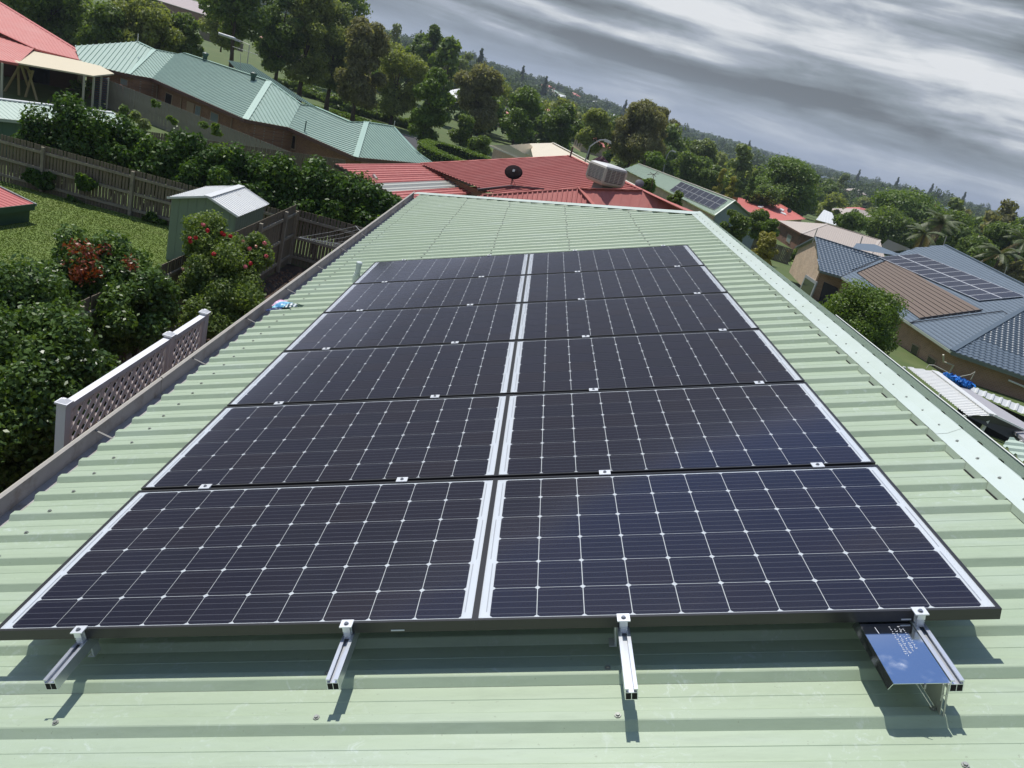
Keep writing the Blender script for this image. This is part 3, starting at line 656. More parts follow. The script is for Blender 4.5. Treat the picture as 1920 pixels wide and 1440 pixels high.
gab = lambda k: ze_ + (zr_ - ze_) * min(k / ((xm - x0) / (x1 - x0)), (1 - k) / ((x1 - xm) / (x1 - x0)))
panelwall((x0, y0, 0), (x1, y0, 0), zg, gab, 0.2, shedg, sh)
panelwall((x1, y0, 0), (x1, y1, 0), zg, lambda k: ze_, 0.2, shedg, sh, per=0.2)
panelwall((x1, y1, 0), (x0, y1, 0), zg, gab, 0.2, shedg, sh)
panelwall((x0, y1, 0), (x0, y0, 0), zg, lambda k: ze_, 0.2, shedg, sh)
o_ = 0.10
A = [(x0 - o_, y0 - .12, ze_ - .02), (x0 - o_, y1 + .12, ze_ - .02), (xm, y1 + .12, zr_ + .015), (xm, y0 - .12, zr_ + .015)]
B = [(x1 + o_, y0 - .12, ze_ - .02), (x1 + o_, y1 + .12, ze_ - .02), (xm, y1 + .12, zr_ + .015), (xm, y0 - .12, zr_ + .015)]
ribbed(A, 0.15, 0.02).build('roof_sheet', whit, sh); ribbed(B, 0.15, 0.02).build('roof_sheet', whit, sh)
mb = MB(); mb.bar((xm, y0 - .13, zr_ + .035), (xm, y1 + .13, zr_ + .035), 0.22, 0.012); mb.build('ridge_cap', whit2, sh)
mb = MB()
for P_ in ((A[0], A[3]), (B[0], B[3]), (A[1], A[2]), (B[1], B[2])): mb.bar(P_[0], P_[1], 0.02, 0.06)
mb.build('barge_trim', whit2, sh)

# red roofed low store at the left edge
rd = thing('low_shed', 'low dark green store with a bright red roof at the left edge of the lawn', 'shed', (-19, 20, LZ))
redt = mat('red_steel_roof', (0.52, 0.13, 0.115), 0.45, var=0.08, vscale=1.5, col2=(0.58, 0.14, 0.12), c2lo=0.5, c2hi=0.75)
P1, P2, P3, P4 = PZ(-60, 399, -1.75), PZ(66, 384, -1.75), PZ(-4, 350, -1.62), PZ(-90, 357, -1.62)
ribbed([P1, P2, P3, P4], 0.19, 0.02).build('roof_sheet', redt, rd)
dgr = mat('dark_green_steel', (0.035, 0.085, 0.055), 0.5, var=0.1)
mb = MB(); mb.bar(P1 + Vector((0, -.03, -.06)), P2 + Vector((0, -.03, -.06)), 0.03, 0.20); mb.build('fascia', dgr, rd)
mb = MB(); mb.bar(P2 + Vector((.03, 0, .0)), P3 + Vector((.03, 0, .0)), 0.05, 0.09); mb.build('barge', mat('grey_barge', (0.25, 0.27, 0.26), 0.5), rd)
mb = MB(); q1, q2, q3, q4 = [p_.lerp((P1 + P2 + P3 + P4) / 4, 0.12) for p_ in (P1, P2, P3, P4)]; wallstrip(mb, [q1, q2, q3, q4, q1], LZ, -1.78); mb.build('wall', dgr, rd)

# ================================================================== LATTICE SCREEN
lat_m = mat('lattice_pinkish_white', (0.88, 0.80, 0.77), 0.5, var=0.05)
lat_w = mat('lattice_cap_white', (0.80, 0.80, 0.81), 0.45)
lt = thing('lattice_screen', 'white lattice privacy screen with square capped posts behind the near gutter', 'lattice screen', (-3.12, 4.3, -2.4))
XL = -3.12
ly = [PZ(128, 758, 2.5).y, PZ(330, 630, 2.5).y, PZ(392, 588, 2.5).y]; ly = [3.10, 4.80, 5.60]
for yy in ly:
    mb = MB(); mb.box(XL - .035, XL + .035, yy - .035, yy + .035, -2.4, 2.49); po = mb.build('post', lat_w if yy != ly[1] else lat_m, lt)
    mb = MB(); mb.box(XL - .047, XL + .047, yy - .047, yy + .047, 2.49, 2.505); mb.hexa([(XL - .04, yy - .04, 2.505), (XL + .04, yy - .04, 2.505), (XL + .04, yy + .04, 2.505), (XL - .04, yy + .04, 2.505), (XL - .012, yy - .012, 2.53), (XL + .012, yy - .012, 2.53), (XL + .012, yy + .012, 2.53), (XL - .012, yy + .012, 2.53)]); mb.build('post_cap', lat_w, po)
for a_, b_2 in ((ly[0], ly[1]), (ly[1], ly[2])):
    ya, yb = a_ + .036, b_2 - .036
    mb = MB(); mb.box(XL - .03, XL + .03, ya, yb, 2.43, 2.475); mb.build('top_rail', lat_w, lt)
    mb = MB(); mb.box(XL - .02, XL + .02, ya, yb, 1.60, 1.66); mb.build('bottom_rail', lat_m, lt)
    mb = MB(); mb.box(XL - .018, XL + .018, ya, ya + .05, 1.66, 2.43); mb.box(XL - .018, XL + .018, yb - .05, yb, 1.66, 2.43); mb.build('stile', lat_m, lt)
    ya += .05; yb -= .05; Hh = 2.43 - 1.66; st_ = 0.128
    for sgn in (1, -1):
        s0 = ya - Hh
        while s0 < yb:
            y_lo, y_hi = (s0, s0 + Hh); c0 = max(ya, y_lo); c1 = min(yb, y_hi)
            if c1 - c0 > 0.03:
                za_, zb_ = 1.66 + (c0 - y_lo), 1.66 + (c1 - y_lo)
                if sgn < 0: za_, zb_ = 2.43 - (c0 - y_lo), 2.43 - (c1 - y_lo)
                mb = MB(); xo = XL + 0.006 * sgn; mb.bar((xo, c0, za_), (xo, c1, zb_), 0.006, 0.044, up=(0, -(zb_ - za_), (c1 - c0))); mb.build('lattice_slat', lat_m, lt)
            s0 += st_
# ================================================================== CLOTHESLINE
cl_m = mat('clothesline_metal', (0.42, 0.42, 0.40), 0.45, 0.4); wire = mat('line_cord', (0.55, 0.55, 0.52), 0.6)
cx_, cy_, cz_ = -4.05, 20.9, -0.05
ct = thing('rotary_clothesline', 'rotary clothesline with thin metal arms and cords beyond the gutter', 'clothesline', (cx_, cy_, -2.5))
mb = MB(); mb.tube([(cx_, cy_, -2.5), (cx_, cy_, cz_ + .05)], 0.025, 8); mb.build('pole', cl_m, ct)
tips = [PZ(560, 445, cz_ + .1), PZ(667, 424, cz_ + .1)]
tips += [Vector((2 * cx_ - tips[0].x, 2 * cy_ - tips[0].y, tips[0].z)), Vector((2 * cx_ - tips[1].x, 2 * cy_ - tips[1].y, tips[1].z))]
for tp in tips: mb = MB(); mb.tube([(cx_, cy_, cz_ - .12), tuple(tp)], 0.012, 6); mb.build('arm', cl_m, ct)
for k_ in (1.0, 0.86, 0.72, 0.58, 0.44):
    for i in range(4):
        p0, p1 = [Vector((cx_, cy_, cz_ - .12)).lerp(tips[j % 4], k_) for j in (i, i + 1)]; md_ = (p0 + p1) / 2 + Vector((0, 0, -.03)); mb = MB(); mb.tube([p0, md_, p1], 0.003, 4, caps=False); mb.build('cord', wire, ct)

# ================================================================== FOLIAGE
def leaves(centers, radii, n, size, q, shell=0.55, up=0.3, aspect=1.7, flat=0.0):
    """n leaf quads spread over ellipsoid clumps; returns verts, faces"""
    centers = np.asarray(centers, float); radii = np.asarray(radii, float)
    if radii.ndim == 1: radii = np.repeat(radii[:, None], 3, 1)
    w_ = (radii[:, 0] * radii[:, 1] * radii[:, 2]) ** (2 / 3); w_ /= w_.sum(); idx = q.choice(len(centers), n, p=w_)
    d = q.normal(size=(n, 3)); d /= np.linalg.norm(d, axis=1, keepdims=True); r = shell + (1 - shell) * q.random(n) ** 0.7; r *= 1 + 0.10 * q.normal(size=n)
    P = centers[idx] + d * r[:, None] * radii[idx]
    nn = d + q.normal(size=(n, 3)) * 0.75; nn[:, 2] += up; nn /= np.linalg.norm(nn, axis=1, keepdims=True)
    a = q.normal(size=(n, 3)); a -= nn * (a * nn).sum(1, keepdims=True)
    if flat: a[:, 2] -= flat; a -= nn * (a * nn).sum(1, keepdims=True)
    a /= np.linalg.norm(a, axis=1, keepdims=True); b = np.cross(nn, a); s = (size * q.uniform(0.6, 1.35, n))[:, None]
    a = a * s * 0.5 * aspect; b = b * s * 0.5; V = np.stack([P - a, P - b * 1.0 + nn * s * .12, P + a, P + b + nn * s * .12], 1).reshape(-1, 3)
    return V, np.arange(4 * n).reshape(-1, 4)
def clumps_in(shape, q, n, R, H, zb, cr):
    """clump centres filling a crown of half-width R, height H from zb"""
    C = []; rr = []
    while len(C) < n:
        h = q.random(); a = q.uniform(0, 2 * np.pi)
        if shape == 'round': w_ = math.sqrt(max(0.0, 1 - (2 * h - 1) ** 2)) * .95 + .05
        elif shape == 'dome': w_ = math.sqrt(max(0.02, 1 - h ** 2.2))
        elif shape == 'cone': w_ = (1 - h) ** 0.8 * .95 + .05
        elif shape == 'column': w_ = 0.75 + .25 * math.sin(h * 3.1) if h < .85 else 0.6
        elif shape == 'tall': w_ = (0.55 + 0.45 * math.sin(min(1, h * 1.25) * math.pi)) if h < .9 else .35
        elif shape == 'egg': w_ = math.sqrt(max(0.0, math.sin(math.pi * min(1, h ** 0.8)))) 
        else: w_ = 1
        rad = q.random() ** 0.5; rad = rad * (1 - cr / max(R, .01) * .6)
        C.append((math.cos(a) * rad * w_ * R, math.sin(a) * rad * w_ * R, zb + h * H)); rr.append(cr * q.uniform(.6, 1.25))
    return np.array(C), np.array(rr)
barkm = mat('bark_grey_brown', (0.10, 0.075, 0.055), 0.9, var=0.3, vscale=2, stretch=(4, 4, 1), bump=0.4, bscale=14)
barkp = mat('bark_pale', (0.30, 0.26, 0.21), 0.85, var=0.3, vscale=2, stretch=(4, 4, 1))
def trunk_mb(H, r, q, limbs, top=0.8, lean=0.03, base=(0, 0, 0)):
    mb = MB(); n = 6; pts = []; x = y = 0
    for i in range(n + 1):
        k = i / n; pts.append(Vector((base[0] + x, base[1] + y, base[2] + H * top * k))); x += q.normal() * lean * H / n; y += q.normal() * lean * H / n
    mb.tube(pts, [r * (1.25 if i == 0 else 1) * (1 - .8 * i / n) for i in range(n + 1)], 8)
    for (tx, ty, tz) in limbs:
        k = min(max((tz - base[2]) / (H * top) * .62, .22), .95); i = min(int(k * n), n - 1); s = pts[i].lerp(pts[i + 1], k * n - i); e = Vector((tx, ty, tz)); md_ = s.lerp(e, .5) + Vector((0, 0, (e.z - s.z) * .12)); rr = r * (1 - .8 * k) * .45; mb.tube([s, md_, e], [rr, rr * .7, rr * .25], 5)
    return mb
LEAF = {
 'dark': leafmat('leaf_dark', (0.085, 0.145, 0.036), (0.230, 0.320, 0.072), 0.5, 0.5),
 'mid': leafmat('leaf_mid', (0.080, 0.140, 0.026), (0.205, 0.290, 0.055), 0.5, 0.5),
 'bright': leafmat('leaf_bright', (0.075, 0.145, 0.018), (0.200, 0.300, 0.045), 0.5, 0.45),
 'olive': leafmat('leaf_olive', (0.155, 0.200, 0.052), (0.380, 0.430, 0.120), 0.6, 0.5),
 'brown': leafmat('leaf_casuarina', (0.150, 0.152, 0.068), (0.340, 0.335, 0.155), 0.7, 0.5),
 'gum': leafmat('leaf_gum', (0.140, 0.190, 0.065), (0.320, 0.390, 0.145), 0.5, 0.5),
 'glossy': leafmat('leaf_glossy', (0.040, 0.090, 0.024), (0.135, 0.225, 0.045), 0.36, 0.35, 0.4, (0.24, 0.34, 0.08)),
 'gloss2': leafmat('leaf_glossy_hedge', (0.030, 0.075, 0.018), (0.100, 0.190, 0.030), 0.45, 0.4, 0.3, (0.27, 0.40, 0.06)),
 'gold': leafmat('leaf_golden', (0.20, 0.20, 0.03), (0.46, 0.42, 0.07), 0.6, 0.3),
 'purple': leafmat('leaf_purple', (0.07, 0.03, 0.05), (0.20, 0.08, 0.14), 0.6, 0.3),
 'blue': leafmat('leaf_far', (0.044, 0.080, 0.032), (0.120, 0.172, 0.060), 0.7, 0.4),
}
def make_crown(shape, q, R, H, zb, ncl, cr, n, size, flat=0.0, sq=1.0, shell=.5, up=.35, aspect=1.6):
    C, rr = clumps_in(shape, q, ncl, R, H, zb, cr); rad = np.stack([rr, rr, rr * sq], 1)
    V, F = leaves(C, rad, n, size, q, shell, up, aspect, flat); return V, F, C
LS = 0.76       # leaf size against the first sketch: lets more light through the crowns
def tree(name, label, x, y, zb, H, R, shape, leaf, n, size, seed, ncl=26, cr=None, crown0=0.25, group=None, cat='tree', flat=0.0, sq=0.8, trunk_r=None, bark=None, up=.35, aspect=1.6, shell=.5, top=.8):
    q = np.random.default_rng(seed); cr = cr or R * .34
    t_ = thing(name, label, cat, (x, y, zb), group)
    V, F, C = make_crown(shape, q, R, H * (1 - crown0) * .92, H * crown0, ncl, cr, n, size * LS, flat, sq, shell, up, aspect)
    V = V + np.array([x, y, zb]); me = fastmesh('crown', V, F, LEAF[leaf]); c_ = obj('crown', me, t_)
    sel = C[q.choice(len(C), min(9, len(C)), replace=False)] + np.array([x, y, 0]); sel[:, 2] += zb
    sel2 = [tuple(s_) for s_ in sel]
    mb = trunk_mb(H, trunk_r or max(.06, H * .022), q, sel2, top=top, base=(x, y, zb)); mb.build('trunk', bark or barkm, t_, smooth=True)
    return t_
def px_tree(name, label, px_, ptop, pbot, wpx, Y, shape, leaf, n, size, seed, **kw):
    """tree whose crown top and foot are seen at these rows of the photograph, standing at distance Y"""
    t0_ = PY(px_, ptop, Y); xb = px_ - (pbot - ptop) * 0.30; b0_ = PY(xb, pbot, Y); dep = float(CR[2] @ (np.array(t0_) - CC))
    return tree(name, label, (t0_.x + b0_.x) / 2, Y, b0_.z, t0_.z - b0_.z, wpx * dep / FL / 2, shape, leaf, n, size, seed, **kw)
# ---- hedge along the back fence
def bush(name, label, cat, centers, radii, n, size, leaf, seed, group=None, stems=True, **kw):
    q = np.random.default_rng(seed); c0 = np.mean(centers, 0); zg_ = kw.pop('zg', -2.5)
    t_ = thing(name, label, cat, (float(c0[0]), float(c0[1]), zg_), group)
    cs = []; rs = []
    for c_, r_ in zip(centers, radii):
        r_ = np.array(r_ if hasattr(r_, '__len__') else (r_, r_, r_), float)
        for _ in range(kw.get('sub', 14)):
            d = q.normal(size=3); d /= np.linalg.norm(d); cs.append(np.array(c_) + d * r_ * q.uniform(.35, .85)); rs.append(r_ * q.uniform(.25, .48))
    V, F = leaves(cs, rs, n, size, q, kw.get('shell', .55), kw.get('up', .4), kw.get('aspect', 1.7))
    obj('foliage', fastmesh('foliage', V, F, LEAF[leaf]), t_)
    if stems:
        mb = MB()
        for c_ in centers:
            for _ in range(2): b_ = Vector((c_[0] + q.normal() * .1, c_[1] + q.normal() * .1, zg_)); e_ = Vector(c_) + Vector(q.normal(size=3) * .2); mb.tube([b_, b_.lerp(e_, .5) + Vector(q.normal(size=3) * .08), e_], [.05, .04, .015], 5)
        mb.build('stem', barkm, t_)
    return t_
hed = [((75, 268), 1.0), ((125, 245), 1.3), ((180, 262), 1.35), ((240, 280), 1.3), ((300, 290), 1.3), ((360, 305), 1.25), ((420, 318), 1.25), ((480, 335), 1.3), ((540, 350), 1.35), ((600, 362), 1.35), ((655, 372), 1.3), ((700, 385), 1.1), ((730, 388), .7)]
cen = []; rad = []
for (p_, r_) in hed:
    c_ = PY(p_[0], p_[1], 26.6); cen.append((c_.x, c_.y, c_.z - 0.25 * r_)); rad.append((r_ * 1.05, 1.0, r_ * 1.05))
    if p_[0] > 280: c2_ = PY(p_[0] + 5, p_[1] + 45, 25.9); cen.append((c2_.x, c2_.y, c2_.z)); rad.append((1.0, .7, .9))
    else: c2_ = PY(p_[0] + 35, p_[1] + 35, 26.0); cen.append((c2_.x, c2_.y, c2_.z)); rad.append((.9, .6, .7))
bush('hedge', 'long glossy dark green hedge hanging over the back paling fence', 'hedge', cen, rad, 150000, 0.088, 'gloss2', 21, zg=-2.4, sub=22)
for i, (p_, r_, lb) in enumerate((((160, 392 - 50), .42, 'small vine tuft low on the back fence, left of its middle post'), ((75, 338), .5, 'pale flowering vine tuft on the back fence near the left edge'), ((288, 415), .4, 'small vine tuft low on the back fence close to the small shed'), ((135, 380), .36, 'small dark vine tuft at the foot of the back fence, between two posts'))):
    c_ = PY(p_[0], p_[1], 24.85); bush('climbing_plant', lb, 'plant', [(c_.x, c_.y, c_.z)], [(r_ * 1.1, .16, r_ * .7)], 700, 0.11, 'gloss2', 40 + i, stems=False)
# ---- big bushes on the left
def ub(px_, py_, Y): return tuple(PY(px_, py_, Y))
bush('camellia_bush', 'big round glossy leaved bush at the left edge beside the lattice screen', 'bush', [ub(40, 640, 10.2), ub(110, 680, 9.6), ub(-30, 720, 9.4), ub(60, 760, 9.0), ub(-10, 840, 8.6)], [1.15, .85, 1.2, 1.05, 1.2], 110000, 0.052, 'glossy', 31, sub=34)
bush('camellia_bush', 'glossy bush hanging over the side fence, with orange red new shoots on top', 'bush', [ub(150, 520, 13.2), ub(215, 530, 13.6), ub(255, 555, 13.2), ub(110, 560, 12.6), ub(230, 610, 12.6)], [.95, .95, .8, .7, .7], 62000, 0.058, 'glossy', 32, sub=26)
bush('rose_bush', 'tall rose bush with red and pink blooms in front of the small green shed', 'bush', [ub(390, 450, 16.4), ub(420, 500, 16.2), ub(450, 480, 16.5), ub(385, 530, 15.6), ub(440, 560, 15.6), ub(480, 470, 16.8), ub(395, 590, 14.9), ub(450, 600, 15.2)], [.62, .85, .65, .7, .7, .45, .75, .75], 78000, 0.044, 'dark', 33, sub=30)
redl = leafmat('new_red_leaves', (0.16, 0.035, 0.015), (0.38, 0.095, 0.035), 0.4, 0.3)
q = np.random.default_rng(3); cs = [ub(*p_) for p_ in ((148, 470, 13.0), (168, 478, 12.9), (128, 500, 12.8), (158, 508, 12.6), (243, 495, 13.1), (195, 468, 13.3), (72, 522, 12.6), (95, 548, 12.4), (150, 515, 12.5), (185, 510, 12.6))]
V, F = leaves(cs, [.30, .26, .2, .28, .2, .16, .2, .16, .22, .16], 900, .046, q, .05)
src = [o for o in bpy.data.objects if o.get('label', '').startswith('glossy bush hanging')][0]
obj('red_shoots', fastmesh('red_shoots', V, F, redl), src, kind='stuff')
rose = [o for o in bpy.data.objects if o.get('label', '').startswith('tall rose bush')][0]
rosem = [mat('rose_red', (0.62, 0.02, 0.03), 0.5), mat('rose_pink', (0.80, 0.22, 0.24), 0.5), mat('rose_peach', (0.78, 0.45, 0.30), 0.5)]
def bloom(p_, r_, m_, parent, s):
    q = random.Random(s); mb = MB()
    for k in range(22):
        d = Vector((q.gauss(0, 1), q.gauss(0, 1), q.gauss(0, .8))).normalized(); e = d.orthogonal().normalized(); f = d.cross(e); c_ = Vector(p_) + d * r_ * .6
        mb.add([c_ - e * r_ * .5, c_ - f * r_ * .5 + d * r_ * .1, c_ + e * r_ * .5, c_ + f * r_ * .5 + d * r_ * .1], [(0, 1, 2, 3)])
    mb.build('bloom', m_, parent)
for i, (a_, b_2, k_) in enumerate(((381, 421, 1), (389, 432, 0), (417, 437, 0), (357, 453, 0), (432, 443, 0), (401, 476, 0), (358, 502, 0), (468, 466, 1), (496, 456, 1), (499, 480, 1), (368, 529, 0), (456, 452, 2), (480, 462, 2), (420, 440, 0), (367, 446, 0), (356, 447, 0), (460, 500, 1), (470, 494, 0), (344, 505, 2))):
    bloom(ub(a_, b_2, 15.45), .062 if k_ != 2 else .045, rosem[k_], rose, i)
# ================================================================== HOUSES AROUND
def PG(px_, py_, lift=0.0):
    """where the ray through this pixel meets the ground"""
    d = _ray(px_, py_); s = 5.0
    while s < 3000:
        p = CC + d * s
        if p[2] < gzf(p[0], p[1]) + lift: break
        s *= 1.01
    return Vector(p)
def FP(spec):
    known = [PZ(x, y, z) for x, y, z in spec if z is not None][:3]; n = (known[1] - known[0]).cross(known[2] - known[0]).normalized()
    k = 0; out = []
    for x, y, z in spec:
        if z is not None and k < 3: out.append(PZ(x, y, z)); k += 1
        else: out.append(PP(x, y, known[0], n))
    return out
def cap(parent, pts, m_, w_=0.32, h_=0.03, name='ridge_cap', lift=0.03):
    for a, b in zip(pts[:-1], pts[1:]):
        mb = MB(); mb.bar(a + Vector((0, 0, lift)), b + Vector((0, 0, lift)), w_, h_); mb.build(name, m_, parent)
def rectpx(parent, name, p, n, quad, m_, out=0.05, sub=None):
    """a window, door or panel on a wall plane, given by its four corners in the photograph"""
    n = n.normalized(); c = Vector(CC)
    if (c - p).dot(n) < 0: n = -n
    Q = [PP(x, y, p, n) for x, y in quad]; mb = MB(); mb.hexa([q_ - n * .03 for q_ in Q] + [q_ + n * out for q_ in Q]); o = mb.build(name, m_, parent)
    if sub:
        ce = sum(Q, Vector()) / 4; S_ = [q_.lerp(ce, 0.16) for q_ in Q]; mb = MB(); mb.hexa([q_ + n * (out * .3) for q_ in S_] + [q_ + n * (out + .006) for q_ in S_]); mb.build('pane', sub, o)
    return o
def brickmat(name, c1, c2, mortar, sc_=4.2):
    m = bpy.data.materials.new(name); m.use_nodes = True; MATS[name] = m; t = NT(m.node_tree); b = m.node_tree.nodes['Principled BSDF']
    tc = t.N('ShaderNodeTexCoord'); s = t.N('ShaderNodeSeparateXYZ', i_0=tc.outputs['Object']); u = t.M('ADD', s.outputs[0], t.M('MULTIPLY', s.outputs[1], -0.9)); v = t.N('ShaderNodeCombineXYZ', i_0=u, i_1=s.outputs[2], i_2=0.0)
    br = t.N('ShaderNodeTexBrick', i_Vector=v.outputs[0], i_Color1=(*c1, 1), i_Color2=(*c2, 1), i_Mortar=(*mortar, 1), i_Scale=1.0); br.inputs['Brick Width'].default_value = .24; br.inputs['Row Height'].default_value = .086; br.inputs['Mortar Size'].default_value = .008
    n = t.N('ShaderNodeTexNoise', i_Vector=tc.outputs['Object'], i_Scale=1.2, i_Detail=3.0); hs = t.N('ShaderNodeHueSaturation', i_Value=t.M('ADD', t.M('MULTIPLY', n.outputs[0], .5), .75), i_Color=br.outputs[0])
    t.l.new(hs.outputs[0], b.inputs['Base Color']); b.inputs['Roughness'].default_value = .9; return m
brick_b = brickmat('brown_brick', (0.30, 0.150, 0.075), (0.22, 0.105, 0.06), (0.27, 0.22, 0.17))
brick_o = brickmat('tan_brick', (0.42, 0.25, 0.16), (0.34, 0.20, 0.13), (0.42, 0.36, 0.29))
brick_c = brickmat('cream_brick', (0.62, 0.46, 0.33), (0.52, 0.36, 0.25), (0.55, 0.48, 0.40))
darkglass = mat('dark_window_glass', (0.015, 0.02, 0.022), 0.08, spec=0.8)
blueglass = mat('curtained_window', (0.22, 0.26, 0.27), 0.15, spec=0.6, var=0.15)
tan = mat('tan_trim', (0.36, 0.26, 0.18), 0.6); brownf = mat('brown_fascia', (0.13, 0.065, 0.045), 0.5)
def eave(parent, pts, m_, h_=0.18):
    for a, b in zip(pts[:-1], pts[1:]):
        mb = MB(); mb.bar(a - Vector((0, 0, h_ / 2 - .01)), b - Vector((0, 0, h_ / 2 - .01)), 0.12, h_); mb.build('gutter', m_, parent)
def walls(parent, pts, zg, ins, m_, drop=0.12):
    P_ = [p_ + ins - Vector((0, 0, drop)) for p_ in pts]; mb = MB(); wallstrip(mb, P_, zg); return mb.build('wall', m_, parent), P_
# ---- long green roofed house
greenr = mat('green_steel_roof', (0.295, 0.415, 0.335), 0.42, var=0.12, vscale=.8); greenc = mat('green_ridge_steel', (0.36, 0.52, 0.42), 0.4)
gh = thing('brick_house', 'long brown brick house with a teal green ribbed hip roof behind the grey fence', 'house', tuple(PZ(400, 200, -3.8)))
ez = -1.4
G = dict(e0=(150, 117, ez), e1=(240, 139, ez), e2=(285, 147, ez), e3=(460, 224, ez), e4=(541, 239, ez), e5=(667, 295, ez), e6=(816, 309, ez), h1=(289, 93, .25), h2=(505, 152, .78), h3=(687, 229, .25))
faces = [[G['e0'], G['e1'], G['h1'], (257, 78, None), (140, 86, None)], [G['e1'], G['e2'], (330, 101, None), G['h1']], [G['e2'], G['e3'], G['h2'], (347, 100, None), (330, 101, None)],
         [G['e3'], G['e4'], (564, 195, None), G['h2']], [G['e4'], G['e5'], G['h3'], (657, 229, None), (590, 200, None), (564, 195, None)], [G['e5'], G['e6'], (777, 282, None), (737, 237, None), G['h3']]]
gf = []
for f_ in faces: p_ = FP(f_); gf.append(p_); ribbed(p_, 0.30, 0.05).build('roof_face', greenr, gh)
p_ = FP([(450, 137, 0.1), (603, 207, 0.0), (470, 121, 1.0), (427, 113, None)]); ribbed(p_, 0.30, 0.05).build('roof_face', greenr, gh)
cap(gh, [gf[0][3], gf[0][2], gf[0][1]], greenc); cap(gh, [gf[1][3], gf[1][2]], greenc, .2); cap(gh, [gf[2][3], gf[2][2], gf[2][1]], greenc, .4); cap(gh, [gf[3][3], gf[3][2], gf[4][4]], greenc, .2); cap(gh, [gf[4][4], gf[4][3], gf[4][2], gf[4][1]], greenc, .34); cap(gh, [gf[5][4], gf[5][3], gf[5][2], gf[5][1]], greenc, .2)
epts = [gf[0][0], gf[0][1], gf[1][1], gf[2][1], gf[3][1], gf[4][1], gf[5][1]]
eave(gh, epts, brownf, .22)
ins = Vector((.64, .77, 0)) * .5
wl, WP = walls(gh, epts, -4.3, ins, brick_b, .2)
def wn(a, b): return (b - a).cross(Vector((0, 0, 1))).normalized()
for i, qd, g_ in ((0, [(226, 145), (240, 150), (239, 162), (225, 158)], blueglass), (2, [(312, 172), (325, 178), (322, 199), (309, 193)], darkglass), (2, [(368, 196), (379, 200), (376, 221), (365, 217)], blueglass), (2, [(352, 189), (366, 195), (363, 215), (350, 209)], tan), (2, [(396, 208), (412, 215), (410, 234), (394, 228)], blueglass), (4, [(546, 250), (556, 254), (554, 282), (543, 279)], darkglass)):
    a, b = WP[i], WP[i + 1]; rectpx(gh, 'window', a, wn(a, b), qd, tan, .05, g_)
for (x_, y_, tl) in ((437, 222, 42), (297, 162, 30), (342, 184, 24)):
    a, b = WP[2], WP[3]; p0 = PP(x_, y_, a, wn(a, b)); mb = MB(); mb.tube([p0 - wn(a, b) * 0 + Vector((-.05, -.07, 0)), p0 + Vector((-.05, -.07, -2.2))], .045, 6); mb.build('downpipe', tan, gh)
# roof fittings
ventg = mat('green_vent_metal', (0.025, 0.075, 0.055), 0.5)
for i, (x_, y_) in enumerate(((384, 113), (474, 151))):
    b_ = PP(x_, y_, gf[2][0], newell(gf[2])); v_ = thing('roof_ventilator', 'dark green flared roof ventilator on the teal roof, %s' % ('left of the aerial' if i == 0 else 'right of the aerial'), 'roof vent', tuple(b_), 'roof ventilators on the long teal roof')
    mb = MB(); mb.tube([b_ - Vector((0, 0, .15)), b_ + Vector((0, 0, .25)), b_ + Vector((0, 0, .26))], [.17, .17, .14], 12); mb.build('vent_stack', ventg, v_)
    mb = MB(); mb.tube([b_ + Vector((0, 0, .26)), b_ + Vector((0, 0, .36)), b_ + Vector((0, 0, .48)), b_ + Vector((0, 0, .53)), b_ + Vector((0, 0, .60))], [.16, .21, .25, .25, .12], 12); mb.build('vent_hood', ventg, v_)
def pole_thing(name, label, cat, pa, pb, r_, m_, group=None):
    t_ = thing(name, label, cat, tuple(pa), group); mb = MB(); mb.tube([pa, pb], r_, 6); mb.build('pole', m_, t_); return t_
gvm = mat('galv_pole', (0.35, 0.36, 0.36), 0.5, 0.3); palepole = mat('pale_pipe', (0.62, 0.60, 0.52), 0.5)
a_ = PZ(451, 137, .5); b_ = PY(451, 100, a_.y); an = pole_thing('tv_aerial', 'thin television aerial on a mast on the ridge of the long teal roof', 'aerial', a_, b_, .018, gvm)
l_ = PY(436, 87, a_.y); r_ = PY(484, 103, a_.y); mb = MB(); mb.tube([l_, r_], .02, 6); mb.build('boom', palepole, an)
for k_ in np.linspace(0.05, .95, 9):
    c_ = l_.lerp(r_, k_); mb = MB(); w2 = .32 + .25 * k_; mb.tube([c_ - Vector((.3, -.9, 0)).normalized() * w2, c_ + Vector((.3, -.9, 0)).normalized() * w2], .011, 4); mb.build('element', palepole, an)
a_ = PZ(258, 80, .6); pole_thing('vent_pipe', 'thin pale vent pipe at the left peak of the long teal roof', 'pipe', a_, a_ + Vector((0, 0, .65)), .035, palepole)
a_ = PP(571, 248, gf[4][0], newell(gf[4])); pole_thing('vent_pipe', 'dark green vent pipe on the front slope of the long teal roof', 'pipe', a_, a_ + Vector((0, 0, .75)), .04, ventg)
a_ = PP(738, 240, gf[5][0], newell(gf[5])); pole_thing('vent_pipe', 'short pale vent pipe at the right peak of the long teal roof', 'pipe', a_, a_ + Vector((0, 0, .5)), .03, palepole)

